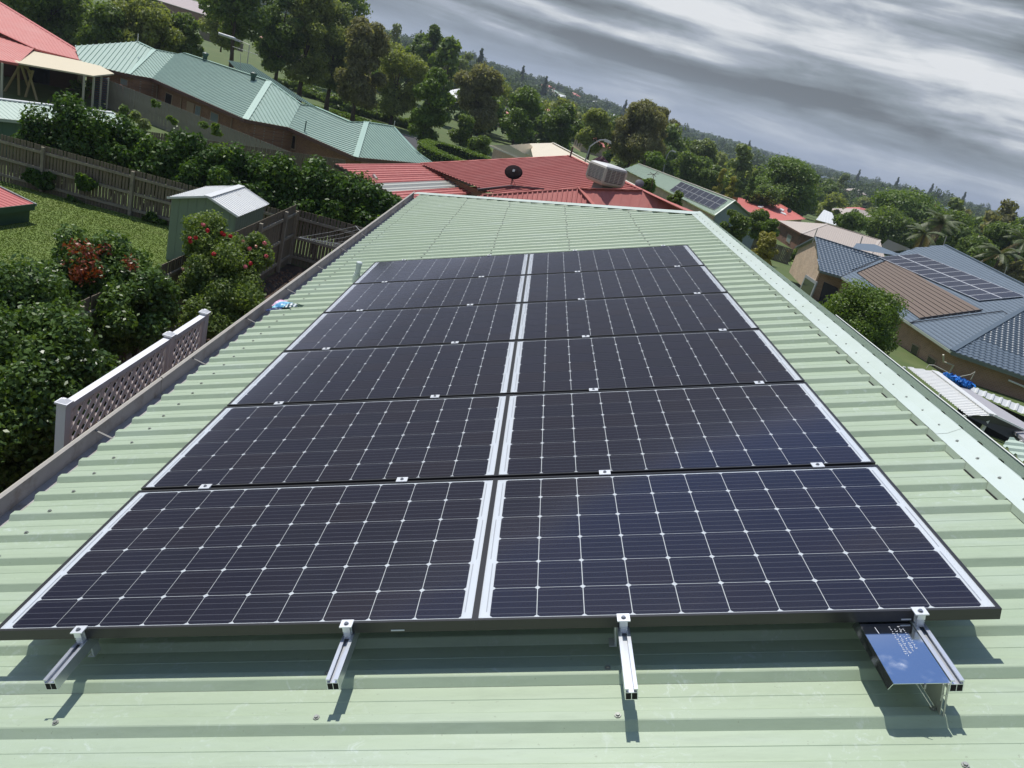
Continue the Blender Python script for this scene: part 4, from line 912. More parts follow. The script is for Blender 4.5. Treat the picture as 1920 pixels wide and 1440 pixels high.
# ---- red roofed house top left with patio awning
rh = thing('patio_house', 'red roofed house at the top left with a cream patio awning', 'house', tuple(PZ(60, 150, -3.8)))
pinkr = mat('pinkish_red_roof', (0.60, 0.205, 0.17), 0.5, var=0.07, vscale=.6, col2=(0.62, 0.25, 0.21))  # pinkish red with slight random tone
fa = FP([(-40, 66, .9), (62, 91, -0.7), (192, 123, -1.3)]); 
RA = FP([(64, 91, -1.15), (192, 123, -1.35), (-45, -22, .9), (-45, 40, None)]); ribbed(RA, .25, .02).build('roof_face', pinkr, rh)
RB = FP([(-60, 102, -1.35), (34, 119, -1.35), (64, 91, -1.15), (-45, 40, None)]); ribbed(RB, .25, .02).build('roof_face', pinkr, rh)
cap(rh, [RA[1], RA[2]], mat('red_ridge', (0.52, 0.13, 0.11), .5), .3); cap(rh, [RA[0], RA[3]], MATS['red_ridge'], .3); eave(rh, [RB[0], RB[1]], redt, .14)
eave(rh, [RA[1], RA[0]], redt, .14)
crm = mat('cream_awning', (0.68, 0.59, 0.41), 0.55, var=0.04)
AW = [PZ(x, y, -1.32) for x, y in ((5, 92), (60, 90), (165, 110), (214, 138), (175, 142), (30, 117))]
aw = MB(); n6 = len(AW); aw.add([p + Vector((0, 0, .0)) for p in AW] + [p - Vector((0, 0, .09)) for p in AW], [tuple(range(n6)), tuple(range(2 * n6 - 1, n6 - 1, -1))] + [(i, n6 + i, n6 + (i + 1) % n6, (i + 1) % n6) for i in range(n6)]); aw.build('awning', crm, rh)
timb = mat('treated_pine', (0.36, 0.30, 0.15), 0.75, var=.2, vscale=3); creamp = mat('cream_post', (0.55, 0.52, 0.42), 0.5)
for (x_, y_, z_) in ((158, 142, -3.9), (176, 144, -3.9), (4, 118, -3.8)):
    p0 = PZ(x_, y_, -1.42); mb = MB(); mb.box(p0.x - .05, p0.x + .05, p0.y - .05, p0.y + .05, z_, -1.42); mb.build('post', creamp, rh)
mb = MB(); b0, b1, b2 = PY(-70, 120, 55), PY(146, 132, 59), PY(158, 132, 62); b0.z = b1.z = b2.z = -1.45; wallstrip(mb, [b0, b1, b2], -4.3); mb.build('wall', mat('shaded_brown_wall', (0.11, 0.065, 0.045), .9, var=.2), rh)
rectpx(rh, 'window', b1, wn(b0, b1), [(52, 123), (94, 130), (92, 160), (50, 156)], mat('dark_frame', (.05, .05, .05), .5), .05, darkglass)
lv = thing('louvre_screen', 'pair of dark louvred screens in cream frames under the cream awning', 'screen', tuple(PZ(188, 205, -3.8)))
A0_ = PZ(173, 205, -3.75); B0_ = PZ(200, 209, -3.75); dd = (B0_ - A0_)
for i in range(2):
    a = A0_ + dd * (.5 * i); b = A0_ + dd * (.5 * i + .47)
    for (p, q_) in ((a, a + Vector((0, 0, 2.25))), (b, b + Vector((0, 0, 2.25)))): mb = MB(); mb.bar(p, q_, .09, .09, up=dd); mb.build('frame_post', creamp, lv)
    for j in range(15):
        z_ = .12 + j * .145; mb = MB(); mb.bar(a + dd * .03 + Vector((0, 0, z_)), b - dd * .03 + Vector((0, 0, z_)), .09, .035, up=(dd.y, -dd.x, 1.2)); mb.build('louvre_blade', mat('louvre_charcoal', (.06, .07, .085), .5), lv)
sw = thing('timber_swing_frame', 'pine A frame swing stand beside the red roofed patio at the left edge', 'swing frame', tuple(PZ(45, 185, -3.8)))
for (a, b) in (((5, 178), (40, 118)), ((36, 192), (34, 122)), ((40, 122), (52, 160)), ((45, 192), (62, 132)), ((70, 190), (50, 122)), ((30, 112), (60, 136))):
    yy_ = 49.0; mb = MB(); mb.tube([PY(*a, yy_), PY(*b, yy_ + .4)], .075, 6); mb.build('pole', timb, sw)
# carport
cg = mat('pale_green_roof', (0.50, 0.60, 0.50), 0.45, var=.04, vscale=.8); cw = mat('green_wall_steel', (0.09, 0.17, 0.12), 0.5, var=.06)
cpt = thing('green_garage', 'pale green flat roofed garage with dark green walls behind the hedge at the left', 'garage', tuple(PZ(80, 240, -2.9)))
CF = FP([(-50, 217, -.95), (250, 247, -.95), (212, 212, -.6), (-40, 182, None)])
ribbed(CF, .2, .02).build('roof_sheet', cg, cpt); cap(cpt, [CF[2], CF[3]], whit2, .22, .05, 'ridge_cap'); cap(cpt, [CF[1], CF[2]], whit2, .06, .03, 'barge_trim')
eave(cpt, [CF[0], CF[1]], mat('pale_green_gutter', (.48, .56, .46), .5), .12)
iv = (CF[3] - CF[0]).normalized() * .15
panelwall((CF[0].x + iv.x, CF[0].y + iv.y, 0), (CF[1].x + iv.x, CF[1].y + iv.y, 0), -2.95, lambda k: -.98, .3, cw, cpt, per=.5)
panelwall((CF[1].x + iv.x, CF[1].y + iv.y, 0), (CF[2].x, CF[2].y, 0), -2.95, lambda k: -.98 + .3 * k, .3, cw, cpt, per=.5)

# ---- red roofed house in the middle
redr = mat('brick_red_roof', (0.455, 0.155, 0.135), 0.75, spec=.2, var=0.12, vscale=.9, col2=(0.49, 0.19, 0.165), c2lo=.45, c2hi=.7); redc = mat('brick_red_cap', (0.55, 0.20, 0.17), .7, spec=.2)
mh = thing('red_roofed_house', 'red ribbed roofed house just beyond the hip of the foreground roof', 'house', (0, 36, -2.6))
M1 = FP([(788, 307, .2), (1068, 293, 2.6), (1288, 397, 2.6), (1204, 359, None), (928, 364, None)]); M1 = [M1[0], M1[4], M1[3], M1[2], M1[1]]
rdg = (M1[4] - M1[3]).normalized()
ribbed(M1, .34, .055, sdir=rdg).build('roof_face', redr, mh); mn = newell(M1); mn = mn if mn.z > 0 else -mn
cap(mh, [M1[0], M1[4], M1[3]], redc, .30)
M1b = FP([(1288, 397, 2.6), (1068, 293, 2.6), (1160, 290, .2), (1400, 400, None)])
back_ = Vector((rdg.y, -rdg.x, 0)); back_ = back_ if back_.x > 0 else -back_
M1b = [M1[3], M1[4], M1[4] + back_ * 6.5 - Vector((0, 0, 2.3)), M1[3] + back_ * 6.5 - Vector((0, 0, 2.3))]; ribbed([M1b[3], M1b[2], M1b[1], M1b[0]], .19, .03).build('roof_face', redr, mh)
ra, rb, rc = [PP(x, y, M1[0] + mn * .18, mn) for x, y in ((903, 366), (1088, 354), (1204, 357))]
L1 = [None, None, rb, ra]; L1[1] = PZ(1128, 402, rb.z - .62); n1_ = (rb - ra).cross(L1[1] - ra).normalized(); L1[0] = PP(850, 384, ra, n1_); ribbed(L1, .21, .05).build('roof_face', redr, mh)
L2 = [L1[1], None, rc, rb]; n2_ = (rb - rc).cross(L1[1] - rc).normalized(); L2[1] = PP(1330, 408, rc, n2_); ribbed(L2, .40, .012).build('roof_face', redr, mh)
mb = MB(); mb.add([L2[1], M1[3], rc], [(0, 1, 2)]); mb.build('roof_face', redr, mh)
cap(mh, [L1[3], L1[2]], redc, .12); cap(mh, [L1[2], L1[1]], redc, .34, .04); cap(mh, [L2[3], L2[2]], redc, .26)
a_ = PP(896, 364.5, M1[0], mn) + mn * .2; b_ = PP(962, 355.5, M1[0], mn) + mn * .15; c_ = PP(1020, 357, M1[0], mn) + mn * .05; drk = mat('dark_flashing', (0.09, 0.055, 0.06), .4)
mb = MB(); mb.bar(a_, b_, .10, .10); mb.build('gutter', drk, mh); mb = MB(); mb.bar(b_, c_, .10, .08); mb.build('gutter', drk, mh)
mb = MB(); wallstrip(mb, [M1[0] + Vector((.4, 0, -.15)), M1[1] + Vector((.4, 0, -.15)), M1[2] + Vector((0, .5, -.4))], -2.8); mb.build('wall', brick_b, mh)
# patio roof with ribs running across
patr = mat('patio_red_roof', (0.47, 0.135, 0.115), .6, var=.08, col2=(.53, .20, .17), c2lo=.5, c2hi=.7)
pt_ = thing('patio_roof', 'red ribbed patio roof with pale translucent sheets, left of the red roofed house', 'patio roof', tuple(PZ(760, 345, -2.6)))
PT = FP([(757, 374, -.15), (628, 307, -.15), (786, 306, .14), (926, 361, None)])
n_ = newell(PT); n_ = n_ if n_.z > 0 else -n_
def bil(P_, u, v): return P_[0].lerp(P_[1], u).lerp(P_[3].lerp(P_[2], u), v)
k0 = 0.0
for i, (u0, u1, m_) in enumerate(((0, .20, patr), (.20, .30, None), (.30, .40, None), (.40, .58, patr), (.58, .78, patr), (.78, 1, patr))):
    if m_ is None: m_ = mat('translucent_sheet', (0.50, 0.50, 0.44), .35, var=.1, vscale=4)
    Q = [bil(PT, u0, 0), bil(PT, u1, 0), bil(PT, u1, 1), bil(PT, u0, 1)]; ribbed(Q, .36, .05, sdir=n_.cross(bil(PT, .5, 1) - bil(PT, .5, 0)), prof=[(0, 0), (.4, 0), (.5, .9), (.7, 1), (.9, .3)]).build('roof_sheet', m_, pt_)
mb = MB(); mb.bar(PT[0] - Vector((0, 0, .1)), PT[1] - Vector((0, 0, .1)), .05, .14); mb.build('edge_beam', mat('dark_timber', (.06, .04, .03), .8), pt_)
mb = MB(); mb.bar(PT[0] + Vector((.4, .4, -.45)), PT[1] + Vector((.4, .4, -.45)), .08, .16); mb.build('beam', mat('pale_timber_beam', (.30, .24, .17), .8), pt_)
for k_ in (.08, .5, .93): p0 = PT[0].lerp(PT[1], k_) + Vector((.4, .4, -.4)); mb = MB(); mb.box(p0.x - .05, p0.x + .05, p0.y - .05, p0.y + .05, -2.8, p0.z); mb.build('post', MATS['pale_timber_beam'], pt_)
fl_ = PP(703, 334, PT[0], n_); ft = thing('flood_light', 'small pale floodlight fixed on the edge of the red patio roof', 'light fitting', tuple(fl_))
mb = MB(); mb.bar(fl_ + Vector((-.10, 0, .12)), fl_ + Vector((.10, -.12, -.02)), .12, .10); mb.build('lamp_housing', mat('pale_beige', (.55, .5, .44), .5), ft); mb = MB(); mb.bar(fl_ + Vector((.12, -.1, .0)), fl_ + Vector((.12, -.12, -.16)), .06, .10); mb.build('bracket', brownf, ft)
# satellite dish
db = PP(957, 352, M1[0], mn); dc = PY(963, 323, db.y); dish = thing('satellite_dish', 'dark satellite dish on a mast on the red roof, left of the evaporative cooler', 'satellite dish', tuple(db))
dk = mat('dish_dark_brown', (0.018, 0.010, 0.011), .9, spec=.1)
ax = Vector((-.10, -.70, .72)).normalized(); e1_ = Vector((1, 0, .12)); e1_ = (e1_ - ax * e1_.dot(ax)).normalized(); e2_ = ax.cross(e1_); RD = .40; mb = MB()
for i in range(7):
    r_ = RD * i / 6
    for k in range(24): a = 2 * math.pi * k / 24; mb.v.append(tuple(dc + (e1_ * math.cos(a) + e2_ * math.sin(a)) * r_ - ax * (-.10 + .10 * (i / 6) ** 2) * 1.0))
for i in range(6):
    for k in range(24): k2 = (k + 1) % 24; mb.f.append((i * 24 + k, i * 24 + k2, (i + 1) * 24 + k2, (i + 1) * 24 + k)); mb.mi.append(0)
o = mb.build('reflector', dk, dish, smooth=True); md = o.modifiers.new('s', 'SOLIDIFY'); md.thickness = .012
mb = MB(); mb.tube([db, dc + Vector((0, .02, -.15)), dc - ax * -.08], .022, 6); mb.build('mast', mat('dish_mast', (.16, .10, .10), .5), dish)
mb = MB(); mb.tube([db + Vector((.25, .2, .06)), dc + Vector((0, .04, -.25))], .012, 5); mb.build('stay', MATS['dish_mast'], dish)
mb = MB(); mb.bar(dc + ax * .06, dc + ax * .15 - Vector((0, 0, .02)), .10, .12); mb.build('bracket', gvm, dish)
mb = MB(); mb.tube([dc - e2_ * .3, dc - ax * .45 - e2_ * .25], .012, 5); mb.build('feed_arm', dk, dish)
# evaporative cooler
cb = PP(1128, 357, M1[0], mn); cool = thing('evaporative_cooler', 'beige evaporative cooler box with louvred sides on the red roof ridge', 'cooler', tuple(cb))
be = mat('cooler_beige', (0.52, 0.48, 0.42), .5); bed = mat('cooler_louvre', (0.22, 0.17, 0.15), .6)
ang = math.atan2(rdg.y, rdg.x) + math.pi / 2 + R_(14); tilt = R_(0)
def CB(x, y, z): c, s = math.cos(ang), math.sin(ang); return tuple(cb + Vector((x * c - y * s, x * s + y * c, z)))
S2 = .60
mb = MB(); mb.hexa([CB(-.36, -.36, -.3), CB(.36, -.36, -.3), CB(.36, .36, -.3), CB(-.36, .36, -.3), CB(-.30, -.30, .30), CB(.30, -.30, .30), CB(.30, .30, .30), CB(-.30, .30, .30)]); mb.build('base_duct', mat('duct_grey', (.20, .19, .18), .6), cool)
for i, (z0, z1, s0, s1) in enumerate(((.28, .36, .50, .58), (.36, .44, .58, .60), (.98, 1.06, .60, .57), (1.06, 1.12, .57, .46))):
    mb = MB(); mb.hexa([CB(-s0, -s0, z0), CB(s0, -s0, z0), CB(s0, s0, z0), CB(-s0, s0, z0), CB(-s1, -s1, z1), CB(s1, -s1, z1), CB(s1, s1, z1), CB(-s1, s1, z1)]); mb.build('bottom_tray' if i < 2 else 'lid', be if i != 3 else mat('cooler_top_white', (.70, .70, .67), .4), cool)
mb = MB(); mb.hexa([CB(-.54, -.54, .44), CB(.54, -.54, .44), CB(.54, .54, .44), CB(-.54, .54, .44), CB(-.54, -.54, .98), CB(.54, -.54, .98), CB(.54, .54, .98), CB(-.54, .54, .98)]); mb.build('core', mat('cooler_core', (.07, .05, .05), .9), cool)
for sx_, sy_ in ((1, 1), (1, -1), (-1, 1), (-1, -1)):
    mb = MB(); x, y = sx_ * .56, sy_ * .56; mb.hexa([CB(x - .05, y - .05, .44), CB(x + .05, y - .05, .44), CB(x + .05, y + .05, .44), CB(x - .05, y + .05, .44), CB(x - .05, y - .05, .98), CB(x + .05, y - .05, .98), CB(x + .05, y + .05, .98), CB(x - .05, y + .05, .98)]); mb.build('corner_post', be, cool)
for side_ in range(4):
    ca, sa = math.cos(side_ * math.pi / 2), math.sin(side_ * math.pi / 2)
    def SB(x, y, z): return CB(x * ca - y * sa, x * sa + y * ca, z)
    for j in range(8):
        z_ = .47 + j * .064; mb = MB(); mb.hexa([SB(-.51, -.60, z_), SB(.51, -.60, z_), SB(.51, -.55, z_ + .035), SB(-.51, -.55, z_ + .035), SB(-.51, -.60, z_ + .02), SB(.51, -.60, z_ + .02), SB(.51, -.55, z_ + .05), SB(-.51, -.55, z_ + .05)]); mb.build('louvre', be if side_ % 2 else mat('cooler_louvre_warm', (.42, .36, .31), .55), cool)
    for j in (-.25, 0, .25): mb = MB(); mb.hexa([SB(j - .012, -.605, .46), SB(j + .012, -.605, .46), SB(j + .012, -.56, .46), SB(j - .012, -.56, .46), SB(j - .012, -.605, .98), SB(j + .012, -.605, .98), SB(j + .012, -.56, .98), SB(j - .012, -.56, .98)]); mb.build('grille_bar', be, cool)
a_ = PZ(1221, 353, 2.4); b_ = PY(1226, 330, a_.y); an = pole_thing('tv_aerial', 'small dark aerial on the right end of the red roof ridge', 'aerial', a_, b_, .015, drk)
for (p, q_) in (((1214, 327), (1236, 326)), ((1219, 323), (1230, 331)), ((1222, 331), (1233, 322))): mb = MB(); mb.tube([PY(*p, a_.y), PY(*q_, a_.y)], .012, 5); mb.build('element', drk, an)
a_ = PY(1069, 294, 39.6); pole_thing('vent_pipe', 'small dark pointed vent at the peak of the red roof', 'pipe', a_, a_ + Vector((0, 0, .5)), .05, drk)
a_ = PZ(1193, 357, 1.9); d2 = PY(1199, 344, a_.y); ds2 = pole_thing('satellite_dish', 'small grey satellite dish between the red roof and the pale green roof', 'satellite dish', a_, d2, .02, drk)
mb = MB()
for i in range(4):
    for k in range(16): a = 2 * math.pi * k / 16; r2 = .24 * i / 3; mb.v.append(tuple(d2 + (Vector((1, 0, .1)) * math.cos(a) + Vector((0, .5, .8)) * math.sin(a)) * r2 + Vector((0, -.06 + .06 * (i / 3) ** 2, 0))))
for i in range(3):
    for k in range(16): k2 = (k + 1) % 16; mb.f.append((i * 16 + k, i * 16 + k2, (i + 1) * 16 + k2, (i + 1) * 16 + k)); mb.mi.append(0)
o = mb.build('reflector', mat('dish_grey', (.10, .10, .11), .5), ds2); md = o.modifiers.new('s', 'SOLIDIFY'); md.thickness = .01

# ---- cream roofed house
crr = mat('cream_roof', (0.76, 0.67, 0.52), .5, var=.04, vscale=.5); crc = mat('cream_cap', (.78, .72, .6), .5)
ch = thing('cream_roofed_house', 'cream roofed house behind the red roofed house, below the trees', 'house', tuple(PZ(1100, 300, -5)))
C1 = FP([(918, 272, -1.7), (984, 300, -1.7), (1006, 298, None), (955, 272, -.9)]); C2 = FP([(1004, 300, -1.7), (1022, 300, -1.7), (993, 269, -.1), (955, 272, None)]); C3 = FP([(1037, 268, .6), (1213, 360, .6), (1000, 297, -1.1), (1185, 372, None), (993, 269, None)]); C3 = [C3[2], C3[3], C3[1], C3[0], C3[4]]
for f_ in (C1, C2, C3): ribbed(f_, .4, .008).build('roof_face', crr, ch)
cap(ch, [C3[2], C3[3]], crc, .3); eave(ch, [C1[0], C1[1]], crc, .14)
mb = MB(); wallstrip(mb, [C1[0] + Vector((.5, .4, -.2)), C1[1] + Vector((.2, .5, -.2)), C3[1] + Vector((0, 1, 0))], -5.5); mb.build('wall', brick_c, ch)
# ---- pale green roofed house with panels
pgr = mat('pale_mint_roof', (0.44, 0.54, 0.42), .45, var=.05, vscale=.5)
gh2 = thing('mint_roofed_house', 'pale green ribbed roofed house with dark solar panels, right of the red roof', 'house', tuple(PZ(1280, 370, -4.5)))
K1 = FP([(1170, 317, -1.5), (1340, 404, -1.5), (1378, 376, .25), (1198, 307, None)]); ribbed(K1, .30, .05).build('roof_face', pgr, gh2)
cap(gh2, [K1[2], K1[3]], crc, .3); cap(gh2, [K1[1], K1[2]], mat('mint_barge', (.55, .62, .52), .5), .16, .05)
bkd = Vector((.90, .43, 0)); K2 = [K1[2], K1[2] + bkd * 4.5 - Vector((0, 0, 1.7)), K1[3] + bkd * 4.5 - Vector((0, 0, 1.7)), K1[3]]; ribbed([K2[1], K2[2], K2[3], K2[0]], .3, .05).build('roof_face', pgr, gh2)
mb = MB(); q0, q1, q2 = K1[1] + Vector((.1, .45, -.15)), K1[2] + Vector((0, .45, -.15)), K2[1] + Vector((-.2, .45, -.1)); mb.add([(q0.x, q0.y, -5), (q2.x, q2.y, -5), tuple(q2), tuple(q1), tuple(q0)], [(0, 1, 2, 3, 4)]); mb.build('gable_wall', mat('grey_blue_wall', (.30, .36, .37), .7, var=.15, vscale=.6), gh2)
mb = MB(); wallstrip(mb, [K1[0] + Vector((.4, 0, -.15)), K1[1] + Vector((.2, .4, -.15))], -5); mb.build('wall', brick_c, gh2)
ORD = ['first', 'second', 'third', 'fourth', 'fifth', 'sixth', 'seventh', 'eighth', 'ninth', 'tenth', 'eleventh']
def pv_array(quad3, nu, nv, n, name, lab, grp, frame, gap=.012, lift=.12, cat='solar panel'):
    """quad3: corners a(0,0) b(1,0) c(1,1) d(0,1); nu along a-b"""
    cellf = MATS['far_cells']
    for i in range(nu):
        for j in range(nv):
            c_ = [bil([quad3[0], quad3[1], quad3[2], quad3[3]], u, v) for u, v in (((i + gap) / nu, (j + gap) / nv), ((i + 1 - gap) / nu, (j + gap) / nv), ((i + 1 - gap) / nu, (j + 1 - gap) / nv), ((i + gap) / nu, (j + 1 - gap) / nv))]
            ce = sum(c_, Vector()) / 4; t_ = thing(name, lab(i, j), cat, tuple(ce), grp)
            mb = MB(); mb.hexa([p - n * .04 for p in c_] + [p for p in c_]); mb.build('frame', frame, t_)
            s_ = []
            for p in c_: dv = ce - p; s_.append(p + dv * (.05 / dv.length) + n * .003)
            mb = MB(); mb.add(s_, [(0, 1, 2, 3)]); mb.build('glass_face', cellf, t_)
def farcell():
    m = bpy.data.materials.new('far_cells'); m.use_nodes = True; MATS['far_cells'] = m; b = m.node_tree.nodes['Principled BSDF']; b.inputs['Base Color'].default_value = (.040, .040, .055, 1); b.inputs['Roughness'].default_value = .22; b.inputs['Specular IOR Level'].default_value = .6
farcell()
kn = newell(K1); kn = kn if kn.z > 0 else -kn
Q = [PP(x, y, K1[0], kn) + kn * .1 for x, y in ((1256, 358), (1340, 395), (1365, 377), (1278, 342))]
pv_array(Q, 9, 2, kn, 'solar_panel', lambda i, j: 'dark solar panel on the pale green roof, %s row, %s from the left' % (('lower', 'upper')[j], ORD[i]), 'solar panels on the pale green roofed house', mat('thin_grey_frame', (.30, .31, .32), .4))
# ---- second red roof
r2 = mat('coral_red_roof', (0.60, 0.165, 0.135), .5, var=.05, vscale=.5)
h2 = thing('coral_roofed_house', 'coral red roofed house with three white skylights below the spreading tree', 'house', tuple(PZ(1430, 400, -6)))
ee, rr_ = -3.0, -1.5
H1 = FP([(1380, 389, ee), (1415, 401, ee), (1463, 383, rr_), (1384, 371, None)]); H2_ = FP([(1415, 401, ee), (1462, 414, ee), (1510, 411, None), (1463, 383, rr_)]); H0 = FP([(1352, 368, -1.9), (1378, 384, ee), (1384, 371, rr_), (1358, 365, None)])
for f_ in (H1, H2_, H0): ribbed(f_, .3, .02).build('roof_face', r2, h2)
cap(h2, [H1[3], H1[2], H1[1]], mat('coral_cap', (.62, .2, .16), .5), .3); cap(h2, [H2_[3], H2_[2]], MATS['coral_cap'], .3)
eave(h2, [H1[0], H1[1], H2_[1]], crc, .2); mb = MB(); wallstrip(mb, [H1[0] + Vector((.3, .5, -.2)), H1[1] + Vector((.3, .5, -.2)), H2_[1] + Vector((.3, .5, -.2)), H2_[2] + Vector((-.3, .5, -.2))], -6.5); mb.build('wall', brick_c, h2)
hn1 = newell(H1); hn1 = hn1 if hn1.z > 0 else -hn1; hn2 = newell(H2_); hn2 = hn2 if hn2.z > 0 else -hn2
for (p, n, qd) in ((H1[0], hn1, [(1420, 388.5), (1427, 390.5), (1432, 388.5), (1424, 387)]), (H2_[0], hn2, [(1461, 394), (1468, 397), (1470, 394.5), (1463, 391)]), (H2_[0], hn2, [(1463, 400), (1474, 404.5), (1472, 401), (1463, 397.5)])): rectpx(h2, 'skylight', p, n, qd, whit2, .12)
p_ = PP(1477, 401, H2_[0], hn2); ds3 = thing('satellite_dish', 'dark satellite dish beside the skylights of the coral red roof', 'satellite dish', tuple(p_))
mb = MB(); mb.tube([p_ + Vector((0, 0, -.05)), p_ + Vector((0, 0, .4))], .03, 5); mb.build('mast', drk, ds3); mb = MB(); cc_ = p_ + Vector((0, -.05, .45)); mb.tube([cc_, cc_ + Vector((0, -.05, .03)), cc_ + Vector((0, -.12, .07))], [.05, .25, .36], 14); mb.build('reflector', drk, ds3)
# ---- beige roof
bgr = mat('beige_roof', (0.50, 0.425, 0.36), .5, var=.04, vscale=.4); bgc = mat('beige_cap', (.56, .49, .42), .5)
h3 = thing('beige_roofed_house', 'beige roofed brick house behind the slate tiled house on the right', 'house', tuple(PZ(1550, 450, -6)))
B1 = FP([(1458, 413, -2.7), (1503, 438, -2.7), (1551, 420, -1.1)]); B2 = FP([(1503, 438, -2.7), (1660, 487, -2.7), (1650, 450, None), (1551, 420, -1.1)]); B3 = FP([(1630, 478, -2.7), (1708, 467, -2.7), (1665, 449, -1.1)])
for f_ in (B1, B2, B3): ribbed(f_, .25, .015).build('roof_face', bgr, h3)
cap(h3, [B1[1], B1[2], B2[2]], bgc, .3); cap(h3, [B3[0], B2[2]], bgc, .3); eave(h3, [B1[0], B1[1], B2[1]], brownf, .2)
w_, BW = walls(h3, [B1[0], B1[1], B2[1]], -6.2, Vector((.35, .45, 0)), mat('rust_brick', (0.20, 0.105, 0.07), .9, var=.35, vscale=1.5, col2=(.10, .06, .05)), .2)
rectpx(h3, 'window', BW[0], wn(BW[0], BW[1]), [(1478, 438), (1486, 443), (1481, 458), (1474, 452)], tan, .06, blueglass)

# ---- slate tiled house with its own panels
th = thing('slate_tiled_house', 'blue grey tiled roofed brick house on the right carrying solar panels and a brown mat', 'house', tuple(PZ(1650, 560, -3)))
E_ = Vector((.2232, -.9748, 0)); pc, ps_ = math.cos(R_(16.93)), math.sin(R_(16.93)); U_ = Vector((.9748 * pc, .2232 * pc, ps_)); TN = U_.cross(E_); TN = TN if TN.z > 0 else -TN
AP = Vector((27.537, 59.12, .239)); TP = AP - TN * .15
slate = mat('slate_blue_tile', (0.115, 0.150, 0.185), .38, var=.12, vscale=1.5, spec=.6); slatec = mat('slate_ridge', (0.10, 0.135, 0.165), .45, var=.1)
slatef = mat('slate_blue_flat', (0.165, 0.21, 0.26), .75, var=.12, vscale=1.5, spec=.25)
def tp(x, y): return PP(x, y, TP, TN)
T1_ = [tp(1577, 518), tp(1785, 659), tp(1960, 556), tp(1772, 460), tp(1719, 464), tp(1655, 484)]
tez = tp(1577, 519).z; trz = tp(1655, 484).z
G1_ = FP([(1538, 508, tez), (1577, 519, tez), (1655, 484, trz), (1530, 445, None)])
Bf = [tp(1785, 659), PZ(2010, 737, tp(1785, 659).z), tp(1960, 556)]
def tile_mesh(lite=False):
    mb = MB(); W2, L2_ = .30, .40; xs_ = [0, .05, .10, .15, .21, .27, .31]; zs = [.0, .030, .038, .030, .004, .0, .006]
    o = 0
    for (y, dz) in ((0, .028), (L2_, .0)):
        for x, z in zip(xs_, zs): mb.v.append((x - W2 / 2, y, z + dz))
    n7 = len(xs_)
    for i in range(n7 - 1): mb.f.append((i, i + 1, n7 + i + 1, n7 + i)); mb.mi.append(0)
    for x, z in zip(xs_, zs): mb.v.append((x - W2 / 2, .004, z + .028 - .03))
    for i in range(n7 - 1): mb.f.append((i, 2 * n7 + i, 2 * n7 + i + 1, i + 1)); mb.mi.append(0)
    return mb
tmb = tile_mesh(); tile_me = tmb.mesh('roof_tile', slate)
tv = np.array(tmb.v); tfv = [f for f in tmb.f]
def inside(q, x, y):
    c = False
    for i in range(len(q)):
        (x0, y0), (x1, y1) = q[i], q[(i + 1) % len(q)]
        if (y0 > y) != (y1 > y) and x < (x1 - x0) * (y - y0) / (y1 - y0) + x0: c = not c
    return c
tvf = tv.copy(); tvf[:, 2] *= .35; tvf[:, 2] += .012
def tile_face(ps, parent, limit=0, deck=True, skip=None, flat=False):
    n = newell(ps); n = n if n.z > 0 else -n; s = (ps[1] - ps[0]).normalized(); tt = n.cross(s); o = ps[0]; q = [((p - o).dot(s), (p - o).dot(tt)) for p in ps]
    s0, s1 = min(a for a, b in q), max(a for a, b in q); t0, t1 = min(b for a, b in q), max(b for a, b in q)
    if deck: mb = MB(); mb.add([p - n * .02 for p in ps], [tuple(range(len(ps)))]); mb.build('roof_deck', slatec, parent)
    Mx = Matrix((s, tt, n)).transposed().to_4x4(); cnt = 0; VV = []; FF = []; cand = []
    for j in range(int((t1 - t0) / .34) + 1):
        for i in range(int((s1 - s0) / .30) + 1):
            x, y = s0 + .15 + i * .30, t0 + j * .34
            if inside(q, x, y + .17): 
                p = o + s * x + tt * y
                if skip and skip(p): continue
                cand.append(p)
    cand.sort(key=lambda p: (p - Vector(CC)).length)
    for p in cand:
        if cnt < limit:
            ob = obj('roof_tile', tile_me, parent); Mw = Mx.copy(); Mw.translation = p; ob.matrix_basis = Mw; ob.matrix_parent_inverse = parent.matrix_basis.inverted(); cnt += 1
        else:
            A = np.array([list(s), list(tt), list(n)]); VV.append((tvf if flat else tv) @ A + np.array(p)); FF.append(np.array(tfv) + len(tv) * len(FF))
    if VV: obj('roof_tiles', fastmesh('roof_tiles', np.concatenate(VV), np.concatenate(FF), slatef if flat else slate), parent, kind='stuff')
tile_face(G1_, th, 170); tile_face(Bf, th, 130)
arr = [AP, AP + E_ * 11.0, AP + E_ * 11.0 + U_ * 3.34, AP + U_ * 3.34]
tile_face(T1_, th, 0, flat=True)
bk1, bk2 = tp(1790, 479), tp(1833, 512); ''' BK = [bk1 + TN * .05, bk2 + TN * .05, PP(1856, 512, TP + TN * .5, TN), PP(1800, 470, TP + TN * .5, TN)]; tile_face(BK, th, 0)'''
rt = T1_[3]; far_ridge = [T1_[3], T1_[2], T1_[2] + Vector((4, 1, -1.2)), T1_[3] + Vector((4, 1, -1.2))]; mb = MB(); mb.add(far_ridge, [(0, 1, 2, 3)]); mb.build('roof_deck', slatec, th)
cap(th, [T1_[1], T1_[2], T1_[3]], slatec, .28, .10, 'ridge_tile', .04); cap(th, [G1_[3], G1_[2]], slatec, .22, .08, 'ridge_tile', .04); cap(th, [G1_[1], G1_[2]], mat('valley_dark', (.02, .025, .03), .5), .14, .03, 'valley', .03)
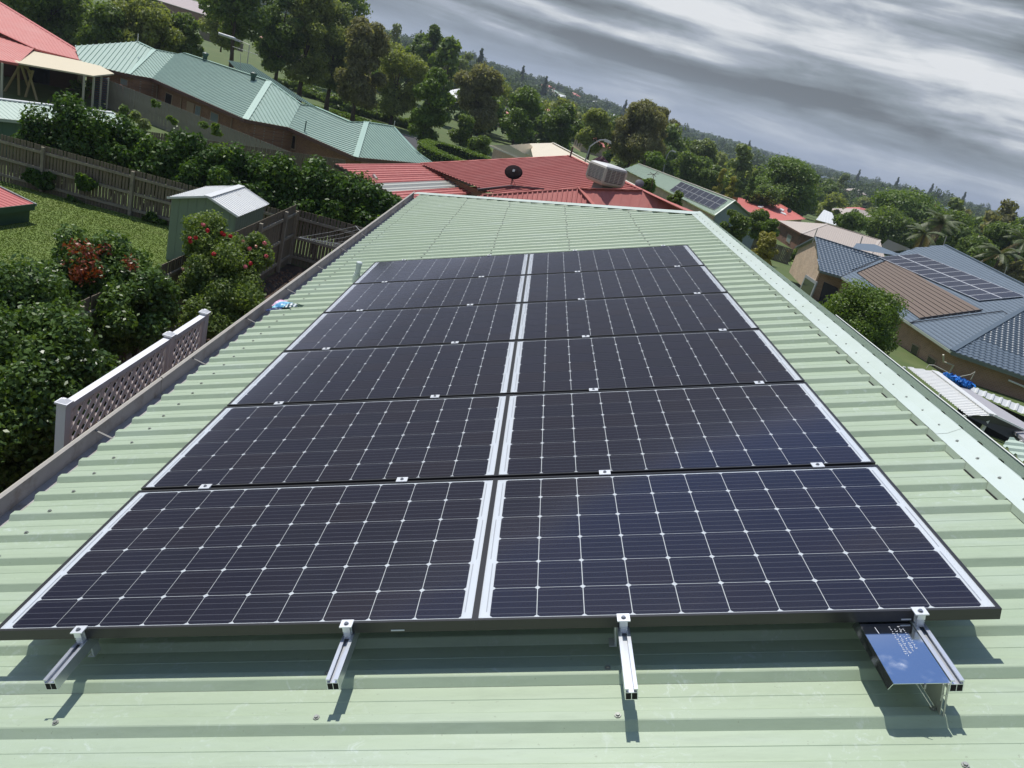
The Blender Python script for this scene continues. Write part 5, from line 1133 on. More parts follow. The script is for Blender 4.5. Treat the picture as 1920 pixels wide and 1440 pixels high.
rv_ = (G1_[2] - G1_[3]).normalized(); pe_ = Vector((-rv_.y, rv_.x, 0)); hw_ = abs((G1_[0] - G1_[3]).dot(pe_)); E2_ = G1_[3] + pe_ * hw_ * .92 - Vector((0, 0, trz - tez)); G2_ = [G1_[3], E2_, E2_ + (G1_[2] - G1_[3]), G1_[2]]; mb = MB(); mb.add(G2_, [(0, 1, 2, 3)]); mb.build('roof_deck', slatec, th)
cap(th, [G1_[3], G2_[1]], mat('slate_fascia', (.09, .12, .13), .5), .18, .14, 'barge', -.02); cap(th, [G1_[3], G1_[0]], slatec, .10, .08, 'barge', .0)
R2_ = FP([(1598, 466, trz - .25), (1700, 482, trz - .25), (1640, 458, trz + .1), (1606, 456, None)]); mb = MB(); mb.add(R2_, [(0, 1, 2, 3)]); mb.build('roof_deck', slatef, th)
eave(th, [G1_[0], G1_[1]], mat('green_grey_gutter', (.16, .19, .17), .5), .14); eave(th, [T1_[0], T1_[1]], mat('pale_green_fascia', (.40, .45, .38), .5), .14); eave(th, [Bf[0], Bf[1]], MATS['green_grey_gutter'], .2)
# walls: gable end (faces left) and the sides under the eaves
gl0, gl1 = E2_ - pe_ * .35 - Vector((0, 0, .0)), G1_[0] + pe_ * .35 - Vector((0, 0, .0)); rin = (G1_[2] - G1_[3]).normalized() * .12
gp = [gl0 + rin, gl1 + rin]; pk_ = G1_[3] + rin
mb = MB(); mb.add([(gp[0].x, gp[0].y, -3.4), (gp[1].x, gp[1].y, -3.4), tuple(gp[1]), tuple(pk_ - Vector((0, 0, .2))), tuple(gp[0])], [(0, 1, 2, 3, 4)]); mb.build('gable_wall', brick_c, th)
gn = wn(gp[0], gp[1])
rectpx(th, 'window', gp[0], gn, [(1512, 515), (1533, 529), (1508, 590), (1486, 576)], mat('window_grey_frame', (.30, .32, .34), .5), .06, darkglass)
inn = Vector((.9748, .2232, 0)) * .55; ti = rin.normalized() * 0
wa, wb, wc = G1_[0] + Vector((0, .45, -.15)) + rin, T1_[0] + Vector((.35, .45, -.15)), T1_[1] + inn + Vector((0, 0, -.15))
mb = MB(); wallstrip(mb, [wa, wb, wc, Bf[1] + Vector((0, .6, -.15))], -3.6); mb.build('wall', brick_o, th)
rectpx(th, 'security_screen', wa, wn(wa, wb), [(1545, 528), (1571, 540), (1556, 600), (1528, 590)], mat('diamond_screen', (.05, .05, .06), .6, var=.5, vscale=9), .05)
rectpx(th, 'window', wb, wn(wb, wc), [(1712, 642), (1726, 650), (1716, 684), (1703, 676)], tan, .05, darkglass)
rectpx(th, 'window', wb, wn(wb, wc), [(1742, 665), (1758, 676), (1748, 700), (1733, 690)], tan, .05, darkglass)
wd_ = Bf[1] + Vector((0, .6, -.15)); g0 = PP(1790, 672, wc, wn(wc, wd_)); 
mb = MB(); mb.tube([PP(1761, 664, wc, wn(wc, wd_)) + Vector((0, -.4, .1)), PP(1766, 676, wc, wn(wc, wd_)) + Vector((0, -.2, -.0)), PP(1786, 684, wc, wn(wc, wd_)) + Vector((0, -.1, 0)), PP(1776, 702, wc, wn(wc, wd_)) + Vector((0, -.1, -.3))], .05, 8); mb.build('downpipe', creamp, th)
mb = MB(); mb.tube([PP(1885, 709, wc, wn(wc, wd_)) + Vector((0, -.3, 0)), PP(1935, 730, wc, wn(wc, wd_)) + Vector((0, -.3, 0))], .055, 8); mb.build('downpipe', whit2, th)
for (x_, y_, dx, dy, lb) in ((1523, 456, 16, -28, 'at the front gable peak'), (1613, 457, 7, -14, 'behind the front gable'), (1769, 460, 10, -18, 'at the peak behind the solar panels'), (1838, 497, 7, -9, 'right of the back gable'), (1883, 514, 8, -14, 'near the right edge')):
    y0_ = 55 if x_ < 1700 else 66; a_ = PY(x_, y_, y0_); b_ = PY(x_ + dx * .62, y_ + dy, y0_); pole_thing('roof_spike', 'thin pale spiked finial on the slate tiled roof, %s' % lb, 'finial', a_, b_, .035, mat('pale_grey_spike', (.45, .42, .38), .6), 'finials on the slate tiled house')
white_fr = mat('white_panel_frame', (.62, .64, .67), .4)
pv_array(arr, 11, 2, TN, 'solar_panel', lambda i, j: 'white framed panel on the slate roof, %s column, %s from the top end' % (('left', 'right')[j], ORD[i]), 'solar panels on the slate tiled house', white_fr, gap=.006)
# brown pool heating mat: strips along the roof
pm_ = thing('pool_heating_mat', 'brown ribbed rubber pool heating mat on the slate tiled roof', 'heating mat', tuple(tp(1700, 550)))
MQ = [PP(x, y, TP + TN * .07, TN) for x, y in ((1607, 512), (1725, 598), (1842, 582), (1667, 487))]
brm = mat('brown_rubber', (0.165, 0.118, 0.085), .6, var=.08, vscale=2)
for i in range(10):
    a, b = i / 10 + .006, (i + 1) / 10 - .010; c4 = [MQ[0].lerp(MQ[3], a), MQ[1].lerp(MQ[2], a), MQ[1].lerp(MQ[2], b), MQ[0].lerp(MQ[3], b)]; mb = MB(); mb.hexa([p - TN * .02 for p in c4] + [p + TN * .02 for p in c4]); mb.build('mat_strip', brm, pm_)
blk = mat('black_manifold', (.02, .02, .022), .5)
for (a, b) in ((MQ[0], MQ[3]), (MQ[1], MQ[2])): mb = MB(); mb.tube([a + TN * .05, b + TN * .05], .035, 6); mb.build('manifold_pipe', blk, pm_)
mb = MB(); mb.tube([MQ[1] + TN * .05 + E_ * .1, PP(1706, 605, TP + TN * .1, TN), PP(1880, 583, TP + TN * .1, TN), PP(1888, 588, TP + TN * .1, TN)], .03, 6); mb.build('feed_pipe', blk, pm_)

# ---- near right: neighbour's outbuildings
nr = thing('white_ribbed_carport', 'bright white ribbed carport roof just beyond the ridge at the right', 'carport', tuple(PZ(1790, 740, -3)))
NR = FP([(1700, 688, -.75), (1815, 780, -.75), (1862, 779, -.55), (1753, 697, None)]); ribbed(NR, .16, .03).build('roof_sheet', whit, nr)
cap(nr, [NR[3], NR[2]], whit2, .28, .03); gdk = mat('charcoal_gable', (.065, .068, .07), .6)
g4 = FP([(1815, 780, -.76), (1935, 822, -.9), (1861, 780, -.56)]); g5 = [NR[1] + Vector((0, 0, -.02)), PZ(1945, 850, -1.6), PZ(1930, 812, -1.0), NR[2] + Vector((0, 0, -.02))]; mb = MB(); mb.add(g5, [(0, 1, 2, 3)]); mb.build('gable_panel', gdk, nr)
mb = MB(); mb.bar(NR[2] + Vector((0, 0, .02)), PZ(1935, 813, -.95), .10, .06); mb.build('barge', whit2, nr)
for p in (NR[0], NR[1], NR[2]): mb = MB(); mb.box(p.x - .05, p.x + .05, p.y + .1, p.y + .2, -3.4, p.z - .05); mb.build('post', whit2, nr)
fl2 = thing('grey_flat_roof', 'pale lilac grey flat roof beyond the white ribbed carport', 'carport', tuple(PZ(1850, 740, -3)))
FF_ = FP([(1757, 697, -1.0), (1930, 830, -1.0), (1930, 798, None), (1826, 735, None), (1790, 707, -.95)]); mb = MB(); mb.add(FF_ + [p - Vector((0, 0, .1)) for p in FF_], [(0, 1, 2, 3, 4), (9, 8, 7, 6, 5)] + [(i, 5 + i, 5 + (i + 1) % 5, (i + 1) % 5) for i in range(5)]); mb.build('roof_sheet', mat('lilac_grey_roof', (.40, .39, .41), .5, var=.05), fl2)
for p in (FF_[1], FF_[4]): mb = MB(); mb.box(p.x - .05, p.x + .05, p.y + .3, p.y + .4, -3.4, p.z - .1); mb.build('post', whit2, fl2)
aw2 = thing('white_awning', 'white scalloped edge awning roof at the right edge above a timber fence', 'awning', tuple(PZ(1880, 750, -3)))
W2_ = FP([(1822, 735, -1.1), (1935, 784, -1.25), (1935, 768, -1.0), (1815, 722, None)]); ribbed([W2_[0], W2_[1], W2_[2], W2_[3]], .3, .05).build('roof_sheet', whit2, aw2)
mb = MB(); wallstrip(mb, [W2_[0] + Vector((0, .3, -.1)), W2_[1] + Vector((0, .3, -.1))], -3.3); mb.build('awning_shade_sheet', slotm, aw2)  # black sheet painted in for the shade below the awning
a_, b_ = PZ(1868, 760, -1.7), PZ(1945, 805, -1.7); fence('paling_fence', 'pale timber fence in shade under the white awning at the right edge', (a_.x, a_.y), (b_.x, b_.y), -3.4, -1.7, palm2, 1, 2.4, pw=.15, gap=.22, rails_n=2)
hs_ = thing('blue_hose', 'bundle of bright blue cloth on the edge of the grey flat roof', 'blue bundle', tuple(PZ(1795, 712, -.9)))
q = np.random.default_rng(8); cs = [tuple(PZ(x, y, -.82)) for x, y in ((1784, 707), (1792, 711), (1800, 715), (1808, 718), (1814, 720))]; V, F = leaves(cs, [(.28, .2, .10)] * 5, 500, .14, q, .3); obj('folds', fastmesh('folds', V, F, mat('bright_blue', (.02, .20, .62), .5, island=.4)), hs_)
ln = thing('washing_line', 'thin curved wires sticking up beside the tiled house corner', 'wire', tuple(PZ(1750, 690, -1)))
for pts_ in ([(1737, 690), (1742, 684), (1752, 685), (1775, 697), (1790, 706)], [(1800, 706), (1820, 702), (1828, 697), (1820, 712)]): mb = MB(); mb.tube([PY(x, y, 31) for x, y in pts_], .018, 5); mb.build('wire', palepole, ln)
ng = thing('green_shed_roof', 'corner of a pale green ribbed roof at the right edge below the grey gable', 'shed', tuple(PZ(1915, 840, -3)))
NG = FP([(1880, 836, -1.2), (1935, 880, -1.2), (1945, 838, -1.0), (1893, 822, None)]); ribbed(NG, .5, .08).build('roof_sheet', cg, ng); mb = MB(); wallstrip(mb, [p + Vector((0, 0, -.05)) for p in (NG[0], NG[1])], -3.4); mb.build('wall', cw, ng)

# ---- street, lamps, bin, clipped hedge
asph = mat('asphalt', (0.060, 0.060, 0.064), .9, var=.1, vscale=.6)
rd0 = [PG(735, 248), PG(800, 268), PG(905, 305), PG(880, 312), PG(770, 280), PG(725, 262)]; mb = MB(); mb.add([(p.x, p.y, gzf(p.x, p.y) + .06) for p in rd0], [tuple(range(6))]); mb.build('road', asph, kind='structure')
mb = MB(); [mb.bar((a.x, a.y, gzf(a.x, a.y) + .08), (b.x, b.y, gzf(b.x, b.y) + .08), .25, .14) for a, b in zip(rd0[:2], rd0[1:3])]; mb.build('kerb', mat('kerb_concrete', (.38, .36, .33), .9), kind='structure')
def street_lamp(label, pts, Y, r_, extra=True):
    P_ = [PY(x, y, Y) for x, y in pts]; base = Vector((P_[0].x, P_[0].y, gzf(P_[0].x, P_[0].y))); s_ = thing('street_lamp', label, 'street lamp', tuple(base), 'street lamps')
    mb = MB(); mb.tube([base] + P_, [r_ * 1.3] + [r_] * len(P_), 6); mb.build('pole', gvm if extra else palepole, s_)
    e_ = P_[-1]; mb = MB(); mb.hexa([e_ + Vector(v) for v in ((-.1, -.12, -.16), (.5, -.12, -.2), (.5, .12, -.2), (-.1, .12, -.16), (-.1, -.08, .05), (.42, -.08, 0), (.42, .08, 0), (-.1, .08, .05))]); mb.build('lamp_head', mat('lamp_pale', (.62, .60, .55), .5), s_); return s_
street_lamp('tall curved street lamp standing behind the red roof, beside the evaporative cooler', [(1098, 300), (1106, 275), (1114, 269), (1124, 263), (1136, 262)], 62, .06)
street_lamp('slender curved street lamp behind the pale green roof', [(1240, 345), (1247, 302), (1252, 290), (1256, 284), (1262, 282)], 112, .07)
street_lamp('street lamp with a long white head above the ridge of the long teal roof', [(468, 84), (442, 73)], 84, .05, False)
a_, b_ = PY(410, 63, 84), PY(441, 73, 84); sl = [o for o in bpy.data.objects if o.get('label', '').startswith('street lamp with a long white')][0]; mb = MB(); mb.tube([a_, b_], .14, 8); mb.build('tube_head', whit2, sl)
bn = PZ(1474, 487, -3.2); bn = PG(1474, 489); wb_ = thing('wheelie_bin', 'green wheelie bin with a yellow lid beside the round shrub', 'bin', tuple(bn))
mb = MB(); mb.hexa([bn + Vector(v) for v in ((-.25, -.28, .05), (.25, -.28, .05), (.25, .28, .05), (-.25, .28, .05), (-.32, -.36, 1.0), (.32, -.36, 1.0), (.32, .36, 1.0), (-.32, .36, 1.0))]); mb.build('bin_body', mat('bin_green', (.02, .07, .035), .5), wb_)
mb = MB(); mb.hexa([bn + Vector(v) for v in ((-.35, -.40, 1.0), (.35, -.40, 1.0), (.35, .42, 1.04), (-.35, .42, 1.04), (-.30, -.34, 1.10), (.30, -.34, 1.10), (.30, .38, 1.16), (-.30, .38, 1.16))]); mb.build('bin_lid', mat('bin_yellow', (.70, .42, .02), .5), wb_)
for sx_ in (-.27, .27): mb = MB(); mb.tube([bn + Vector((sx_ - .03, .30, .1)), bn + Vector((sx_ + .03, .30, .1))], .1, 10); mb.build('wheel', blk, wb_)
hp = [PZ(x, y, -3.0) for x, y in ((905, 312), (868, 301), (835, 289), (806, 276), (797, 268), (812, 264), (850, 274), (880, 283), (915, 296))]
ch2 = thing('clipped_hedge', 'clipped oval hedge ring with a bright yellow green top by the street', 'hedge', tuple(hp[3]))
cs = []; q = np.random.default_rng(9)
mbh = MB()
for a, b in zip(hp[:-1], hp[1:]):
    n = max(2, int((b - a).length / .5)); 
    for i in range(n): c_ = a.lerp(b, i / n); cs.append((c_.x, c_.y, -3.5))
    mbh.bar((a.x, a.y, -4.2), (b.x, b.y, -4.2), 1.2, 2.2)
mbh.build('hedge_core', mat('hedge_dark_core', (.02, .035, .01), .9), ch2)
n = 26000; idx = q.integers(0, len(cs), n); P_ = np.array(cs)[idx] + np.stack([q.uniform(-.75, .75, n), q.uniform(-.75, .75, n), np.where(q.random(n) < .5, q.uniform(.35, .55, n), q.uniform(-1.8, .5, n))], 1); V, F = leaves(P_, [.02] * n, n, .13, q, .5, up=1.2); obj('hedge_leaves', fastmesh('hedge_leaves', V, F, LEAF['bright']), ch2)
# ---- houses far left behind the trees
ph = thing('pink_roofed_house', 'pale pink roofed house high at the top left behind the trees', 'house', tuple(PG(340, 60)))
Pk = FP([(270, -8, -1.2), (405, 34, -1.2), (372, 4, .5), (300, -16, None)]); ribbed(Pk, .3, .02).build('roof_face', mat('dusty_pink_roof', (.55, .45, .42), .5, var=.04), ph); w_, _p = walls(ph, [Pk[0], Pk[1], Pk[1] + Vector((3, 6, 0))], gzf(Pk[0].x, Pk[0].y) - .5, Vector((.2, .6, 0)), brick_b, .2); eave(ph, [Pk[0], Pk[1]], crc, .15)
rh3 = thing('orange_roofed_house', 'small orange red roofed house seen between tree trunks behind the teal roof', 'house', tuple(PG(515, 110)))
R3 = FP([(500, 93, -2.6), (548, 99, -2.6), (540, 82, None), (484, 66, -1.0)]); ribbed(R3, .3, .02).build('roof_face', r2, rh3); walls(rh3, [R3[0], R3[1]], gzf(R3[0].x, R3[0].y) - .5, Vector((.2, .6, 0)), brick_c, .1); eave(rh3, [R3[0], R3[1]], crc, .15)
a_, b_ = PG(372, 72), PG(455, 98); fence('paling_fence', 'dark paling fence on the slope below the pale pink roofed house', (a_.x, a_.y), (b_.x, b_.y), a_.z - .1, a_.z + 1.7, palm, 1, 3.0, gap=.16, pw=.15)
a_, b_ = PG(1392, 470), PG(1478, 498); fence('paling_fence', 'dark paling fence in the shrubs left of the beige roofed house', (a_.x, a_.y), (b_.x, b_.y), a_.z - .2, a_.z + 1.7, palm, 1, 3.0, gap=.16, pw=.15, zb2=b_.z - .2, zt2=b_.z + 1.7)
lw2 = [PG(1478, 480), PG(1490, 478), PG(1545, 505), PG(1530, 560), PG(1490, 520)]; mb = MB(); mb.add([(p.x, p.y, p.z + .06) for p in lw2], [tuple(range(5))]); mb.build('lawn', lawnm, kind='structure')
wr_ = thing('white_roofed_house', 'white curved roofed building right of the big spreading tree', 'house', tuple(PG(1555, 425)))
WR = FP([(1530, 412, -3.5), (1572, 424, -3.5), (1560, 399, -1.8), (1545, 393, None)]); ribbed(WR, .3, .02).build('roof_face', whit2, wr_); walls(wr_, [WR[0], WR[1]], gzf(WR[0].x, WR[0].y) - .5, Vector((.2, .6, 0)), brick_c, .1)
# ================================================================== TREES AND SHRUBS
specs = [
 ('camphor_tree', 'huge dark round tree at the top left, left of the paler bushy trees', 118, -55, 90, 175, 80, 'round', 'dark', 26000, .30),
 ('acacia_tree', 'bushy mid green tree behind the left end of the teal roof', 212, 14, 100, 105, 76, 'round', 'mid', 15000, .26),
 ('acacia_tree', 'wide olive green tree right behind the teal roof peak', 290, 10, 106, 135, 78, 'round', 'olive', 19000, .26),
 ('acacia_tree', 'small bushy green tree left of the roof ventilator', 352, 32, 108, 85, 80, 'round', 'mid', 11000, .25),
 ('garden_tree', 'green tree partly hidden behind the red roof in the top left corner', 30, -45, 70, 120, 96, 'round', 'mid', 12000, .3),
 ('garden_tree', 'dark tree above the grass slope at the top left', 235, -50, 12, 130, 125, 'round', 'dark', 11000, .36),
 ('gum_tree', 'tall dark trunked tree behind the television aerial', 478, -80, 132, 150, 90, 'egg', 'mid', 15000, .30),
 ('garden_tree', 'olive shrubby tree left of the tall dark trunk', 428, 28, 96, 80, 112, 'round', 'olive', 8000, .3),
 ('casuarina_tree', 'slim dark feathery tree left in the row behind the teal roof', 556, -20, 172, 95, 98, 'tall', 'dark', 15000, .27),
 ('casuarina_tree', 'broad olive feathery tree in the row behind the teal roof', 612, -35, 192, 135, 100, 'tall', 'olive', 26000, .27),
 ('casuarina_tree', 'grey green feathery tree in the middle of the tree row', 660, 0, 208, 100, 104, 'tall', 'gum', 18000, .27),
 ('casuarina_tree', 'tall brownish tree with pale trunk at the right end of the tree row', 706, 38, 232, 115, 95, 'tall', 'brown', 22000, .25),
 ('eucalyptus_tree', 'tall dark eucalyptus rising out of the top edge above the tree row', 660, -110, 90, 130, 135, 'egg', 'dark', 13000, .42),
 ('garden_tree', 'olive round tree between the tree row and the bright leafy tree', 768, 88, 245, 115, 110, 'round', 'olive', 17000, .28),
 ('fig_tree', 'dense dark tree standing up against the sky left of the hillside', 822, 46, 170, 62, 165, 'egg', 'dark', 9000, .42),
 ('maple_tree', 'bright green leafy tree beside the clipped oval hedge', 826, 128, 268, 88, 92, 'egg', 'bright', 17000, .27),
 ('casuarina_tree', 'dark brown drooping casuarina behind the cream roof', 915, 130, 262, 108, 116, 'round', 'brown', 24000, .27),
 ('garden_tree', 'bright green round tree right of the brown casuarina', 990, 168, 275, 88, 120, 'round', 'bright', 13000, .30),
 ('garden_tree', 'mid green round tree behind the cream roof peak', 1066, 196, 285, 80, 122, 'round', 'mid', 12000, .30),
 ('garden_tree', 'olive green tree just left of the tall brown casuarina', 1128, 208, 305, 82, 116, 'round', 'olive', 12000, .30),
 ('casuarina_tree', 'large dark brown casuarina with two peaks behind the street lamps', 1214, 192, 325, 125, 118, 'egg', 'brown', 28000, .26),
 ('casuarina_tree', 'second peak of dark casuarina foliage on its right side', 1240, 198, 318, 60, 121, 'egg', 'brown', 10000, .28),
 ('garden_tree', 'pale olive tree behind the mint roof', 1326, 262, 335, 75, 158, 'round', 'gum', 9000, .38),
 ('garden_tree', 'dark green tree below the pale olive tree', 1300, 292, 352, 80, 128, 'round', 'dark', 10000, .32),
 ('garden_tree', 'small bright shrub tree beside the second street lamp', 1232, 288, 325, 45, 106, 'round', 'bright', 4000, .28),
 ('pencil_pine', 'golden narrow cypress, leftmost of the three, behind the mint roof', 1358, 314, 368, 22, 104, 'cone', 'gold', 9000, .14),
 ('pencil_pine', 'golden narrow cypress, middle one of the three', 1381, 320, 372, 23, 104, 'cone', 'gold', 4500, .16),
 ('pencil_pine', 'dark narrow cypress just left of the spreading tree', 1419, 316, 378, 24, 108, 'cone', 'dark', 4500, .18),
 ('garden_tree', 'leafy green tree behind the golden cypresses', 1342, 316, 362, 60, 125, 'round', 'mid', 6000, .3),
 ('jacaranda_tree', 'big spreading jacaranda with a rounded bright green crown', 1488, 303, 412, 160, 128, 'dome', 'bright', 30000, .34),
 ('garden_tree', 'small bright bushy tree behind the beige roof', 1600, 400, 446, 72, 118, 'round', 'bright', 8000, .27),
 ('poinciana_tree', 'wide spreading bright green tree behind the beige roof at the right', 1712, 370, 470, 190, 146, 'dome', 'bright', 26000, .42),
 ('garden_tree', 'dark leafy tree under the wide spreading tree', 1680, 402, 472, 110, 132, 'round', 'mid', 12000, .36),
 ('garden_tree', 'leafy green tree left of the two palms', 1790, 402, 482, 100, 112, 'round', 'dark', 11000, .34),
 ('garden_tree', 'dense dark green tree at the right edge above the slate roof', 1880, 425, 532, 110, 96, 'round', 'mid', 14000, .3),
 ('garden_tree', 'dark green thicket tree just above the back gable', 1835, 450, 522, 85, 88, 'round', 'dark', 9000, .28),
 ('garden_tree', 'brownish leafy shrub near the right edge above the slate roof', 1905, 492, 556, 70, 80, 'round', 'brown', 7000, .22),
 ('garden_tree', 'small green tree behind the coral red roof on its left', 1440, 350, 392, 70, 118, 'round', 'dark', 6000, .3),
 ('garden_shrub', 'dark leafy shrub at the far end of the ridge, beside the mint roof gable', 1388, 390, 450, 62, 62, 'round', 'mid', 12000, .15),
 ('garden_shrub', 'green shrub mass in front of the coral red roof', 1428, 396, 440, 62, 74, 'round', 'mid', 10000, .17),
 ('garden_shrub', 'bright green shrub left of the rusty brick wall', 1450, 414, 452, 42, 66, 'round', 'bright', 6500, .15),
 ('garden_shrub', 'golden green shrub beside the wheelie bin', 1447, 434, 505, 56, 58, 'round', 'gold', 11000, .13),
 ('garden_shrub', 'small dark shrub behind the red roof near the small dish', 1218, 338, 358, 40, 52, 'round', 'dark', 4500, .12),
 ('garden_shrub', 'leafy dark shrub strip between the red roof and mint roof', 1272, 356, 398, 34, 46, 'round', 'dark', 5500, .11),
 ('garden_tree', 'feathery bright green tree in front of the slate tiled house', 1632, 536, 700, 165, 37, 'round', 'bright', 48000, .105),
 ('garden_shrub', 'low green bush in front of the brown casuarina', 878, 212, 268, 55, 100, 'round', 'mid', 7000, .22),
 ('garden_shrub', 'green shrub at the left end of the cream roof', 905, 258, 300, 60, 92, 'round', 'mid', 7000, .2),
 ('garden_shrub', 'purple flowering shrub behind the cream roof', 1128, 296, 322, 45, 108, 'round', 'purple', 3500, .2),
]
for i, (nm, lb, px_, tp_, bt_, wd, Y_, shp, lf, n_, sz) in enumerate(specs):
    kw = {}
    if shp in ('tall', 'egg'): kw = dict(ncl=40, crown0=.24 if 'casuarina' in nm else .16, cr=None, flat=.5)
    if lf == 'brown': kw.update(flat=1.0, aspect=2.4)
    if shp == 'cone': kw = dict(ncl=26, crown0=.05, cr=.28)
    if shp == 'dome': kw = dict(ncl=46, crown0=.30, up=.8, sq=.6)
    if 'shrub' in nm: kw = dict(ncl=26, crown0=.04)
    if nm == 'maple_tree': kw = dict(ncl=40, crown0=.05)
    if 'feathery bright' in lb: kw = dict(ncl=60, crown0=.04, cr=.75, flat=.2)
    if nm in ('acacia_tree', 'camphor_tree'): kw = dict(ncl=44, crown0=.06)
    if 'tall dark trunked' in lb: kw = dict(ncl=34, crown0=.34, flat=.3)
    t_ = px_tree(nm, lb, px_, tp_, bt_, wd, Y_, shp, lf, n_, sz, 100 + i, **kw)
bsh = PG(1490, 496); 
bush('round_shrub', 'clipped round dark green shrub beside the wheelie bin', 'shrub', [(bsh.x + .6, bsh.y + .6, bsh.z + .8)], [(1.35, 1.2, .95)], 9000, .12, 'dark', 77, zg=bsh.z, sub=30)
for i, (x_, y_, Y_, rr_, lf, lb) in enumerate(((395, 245, 40, .55, 'bright', 'bright leafy sapling growing against the grey fence'), (322, 226, 44, .3, 'bright', 'thin yellow green climber on the grey fence'), (240, 214, 47, .7, 'bright', 'low green shrubs at the foot of the grey fence, left end'), (258, 232, 44, .8, 'gum', 'grey green low shrub at the foot of the grey fence'), (155, 168, 56, 1.2, 'bright', 'sunlit leafy shrub seen behind the louvred screens'), (292, 195, 47, .35, 'bright', 'small pale climber near the top of the grey fence'))):
    c_ = PY(x_, y_, Y_); bush('garden_plant', lb, 'plant', [tuple(c_)], [(rr_, rr_ * .7, rr_ * .8)], (340 if i in (0, 1, 5) else 900), .15, lf, 60 + i, zg=gzf(c_.x, c_.y), shell=.0, stems=False, sub=5)
# flowers hanging basket at the corner of the brick house
fb = PY(226, 167, 56.5); hb = thing('hanging_basket', 'small hanging basket of pink flowers at the fence corner by the brick wall', 'hanging basket', tuple(fb)); q = np.random.default_rng(4); V, F = leaves([tuple(fb)], [(.3, .3, .25)], 260, .13, q, .4); obj('flowers', fastmesh('flowers', V, F, mat('dusty_pink_petals', (.50, .16, .12), .6, island=.4)), hb); mb = MB(); mb.tube([fb + Vector((0, 0, -.35)), fb + Vector((0, 0, -.1))], [.12, .22], 8); mb.build('basket', barkm, hb)
# palms
palm_f = leafmat('palm_frond', (0.05, 0.075, 0.02), (0.14, 0.17, 0.06), .5, .25); palm_d = leafmat('palm_dead_frond', (0.22, 0.15, 0.08), (0.36, 0.27, 0.16), .7, .2)
def palm(label, px_, py_, Y_, Hh, nf, Lf, seed):
    q = np.random.default_rng(seed); top = PY(px_, py_, Y_); z0 = gzf(top.x, top.y); t_ = thing('palm_tree', label, 'palm tree', (top.x, top.y, z0), 'palm trees behind the slate tiled house')
    mb = MB(); mb.tube([(top.x, top.y, z0), (top.x + .1, top.y, (z0 + top.z) / 2), tuple(top)], [.2, .15, .12], 8); mb.build('trunk', barkm, t_)
    for i in range(nf):
        a = q.uniform(0, 2 * np.pi); el = q.uniform(-.1, 1.1); V = []; F = []; dead = i >= nf - 2
        if dead: el = -.5
        pts = []
        for k in range(12):
            s = k / 11; r = Lf * s; z = Lf * (math.sin(el) * s - .55 * s * s); pts.append(np.array([math.cos(a) * r * math.cos(el * .6), math.sin(a) * r * math.cos(el * .6), z]) + np.array(top))
        side = np.array([-math.sin(a), math.cos(a), 0]); o = 0
        for k in range(1, 12):
            for sg in (-1, 1):
                for h_ in (0, .5):
                    p = pts[k - 1] * (1 - h_) + pts[k] * h_; d = pts[k] - pts[k - 1]; d /= np.linalg.norm(d); ll = Lf * .30 * math.sin(math.pi * min(1, (k + h_) / 12 * .9 + .08)); e = p + (side * sg * .8 + d * .5) * ll + np.array([0, 0, -.35 * ll]); w_ = d * .07
                    V += [p - w_, p + w_, e]; F.append((o, o + 1, o + 2)); o += 3
        obj('frond', fastmesh('frond', np.array(V), np.array(F), palm_d if dead else palm_f), t_)
palm('feathery palm with drooping fronds above the peak of the solar array', 1768, 418, 92, 6, 22, 3.0, 1)
palm('smaller palm with a brown hanging frond, left of the taller palm', 1735, 438, 88, 5, 16, 2.4, 2)
palm('palm with a long arching brown frond close to the right edge', 1878, 476, 80, 5, 16, 2.6, 3)
palm('palm crown cut by the right edge of the picture', 1922, 452, 84, 5, 16, 2.6, 4)
# understorey behind the teal roof, between the trunks
for i, (x_, y_, Y_, w_, lb) in enumerate(((560, 170, 96, 4.0, 'low dark shrubs under the left end of the tree row'), (600, 185, 99, 4.5, 'low dark shrubs under the middle of the tree row'), (650, 205, 100, 4.5, 'low shaded shrubs between the trunks of the tree row'), (715, 222, 97, 3.6, 'low shrubs right of the pale trunk'), (765, 238, 100, 3.6, 'low sunny shrubs along the grass verge'), (640, 214, 86, 5.0, 'bright grassy bank behind the teal roof ridge'), (700, 232, 88, 3.5, 'green ground cover bank above the street verge'))):
    c_ = PG(x_, y_ + 4); q2 = (w_, 1.4, 1.1 if i < 5 else .35); bush('understorey_shrub', lb, 'shrub', [(c_.x, c_.y, c_.z + q2[2] * .6)], [q2], 7000, .24, 'dark' if i < 3 else ('mid' if i < 5 else 'bright'), 200 + i, stems=False, zg=c_.z, shell=.2)

# ================================================================== SUBURB IN THE VALLEY
q = np.random.default_rng(77)
def simple_tree_mesh(shape, leaf, n, size, R, H, seed, crown0=.15):
    qq = np.random.default_rng(seed); V, F, C = make_crown(shape, qq, R, H * (1 - crown0), H * crown0, 22, R * .38, n, size, .2, .85, .5)
    mb = trunk_mb(H, .18, qq, [tuple(c) for c in C[:5]]); tvv = np.array(mb.v); tf = np.array([f for f in mb.f if len(f) == 4])
    VV = np.concatenate([V, tvv]); FF = np.concatenate([F, tf + len(V)]); mi = np.concatenate([np.zeros(len(F)), np.ones(len(tf))])
    return fastmesh('valley_tree', VV, FF, [LEAF[leaf], barkm], mi)
kinds = [('round', 'dark', 'dark green'), ('round', 'mid', 'mid green'), ('round', 'olive', 'olive green'), ('egg', 'dark', 'tall dark'), ('round', 'bright', 'bright green'), ('egg', 'gum', 'grey green'), ('egg', 'brown', 'brownish')]
meshes = [simple_tree_mesh(s, l, 1900, .5, 4.2 if s == 'round' else 3.2, 8.5 if s == 'round' else 12, 300 + i) for i, (s, l, _) in enumerate(kinds)]
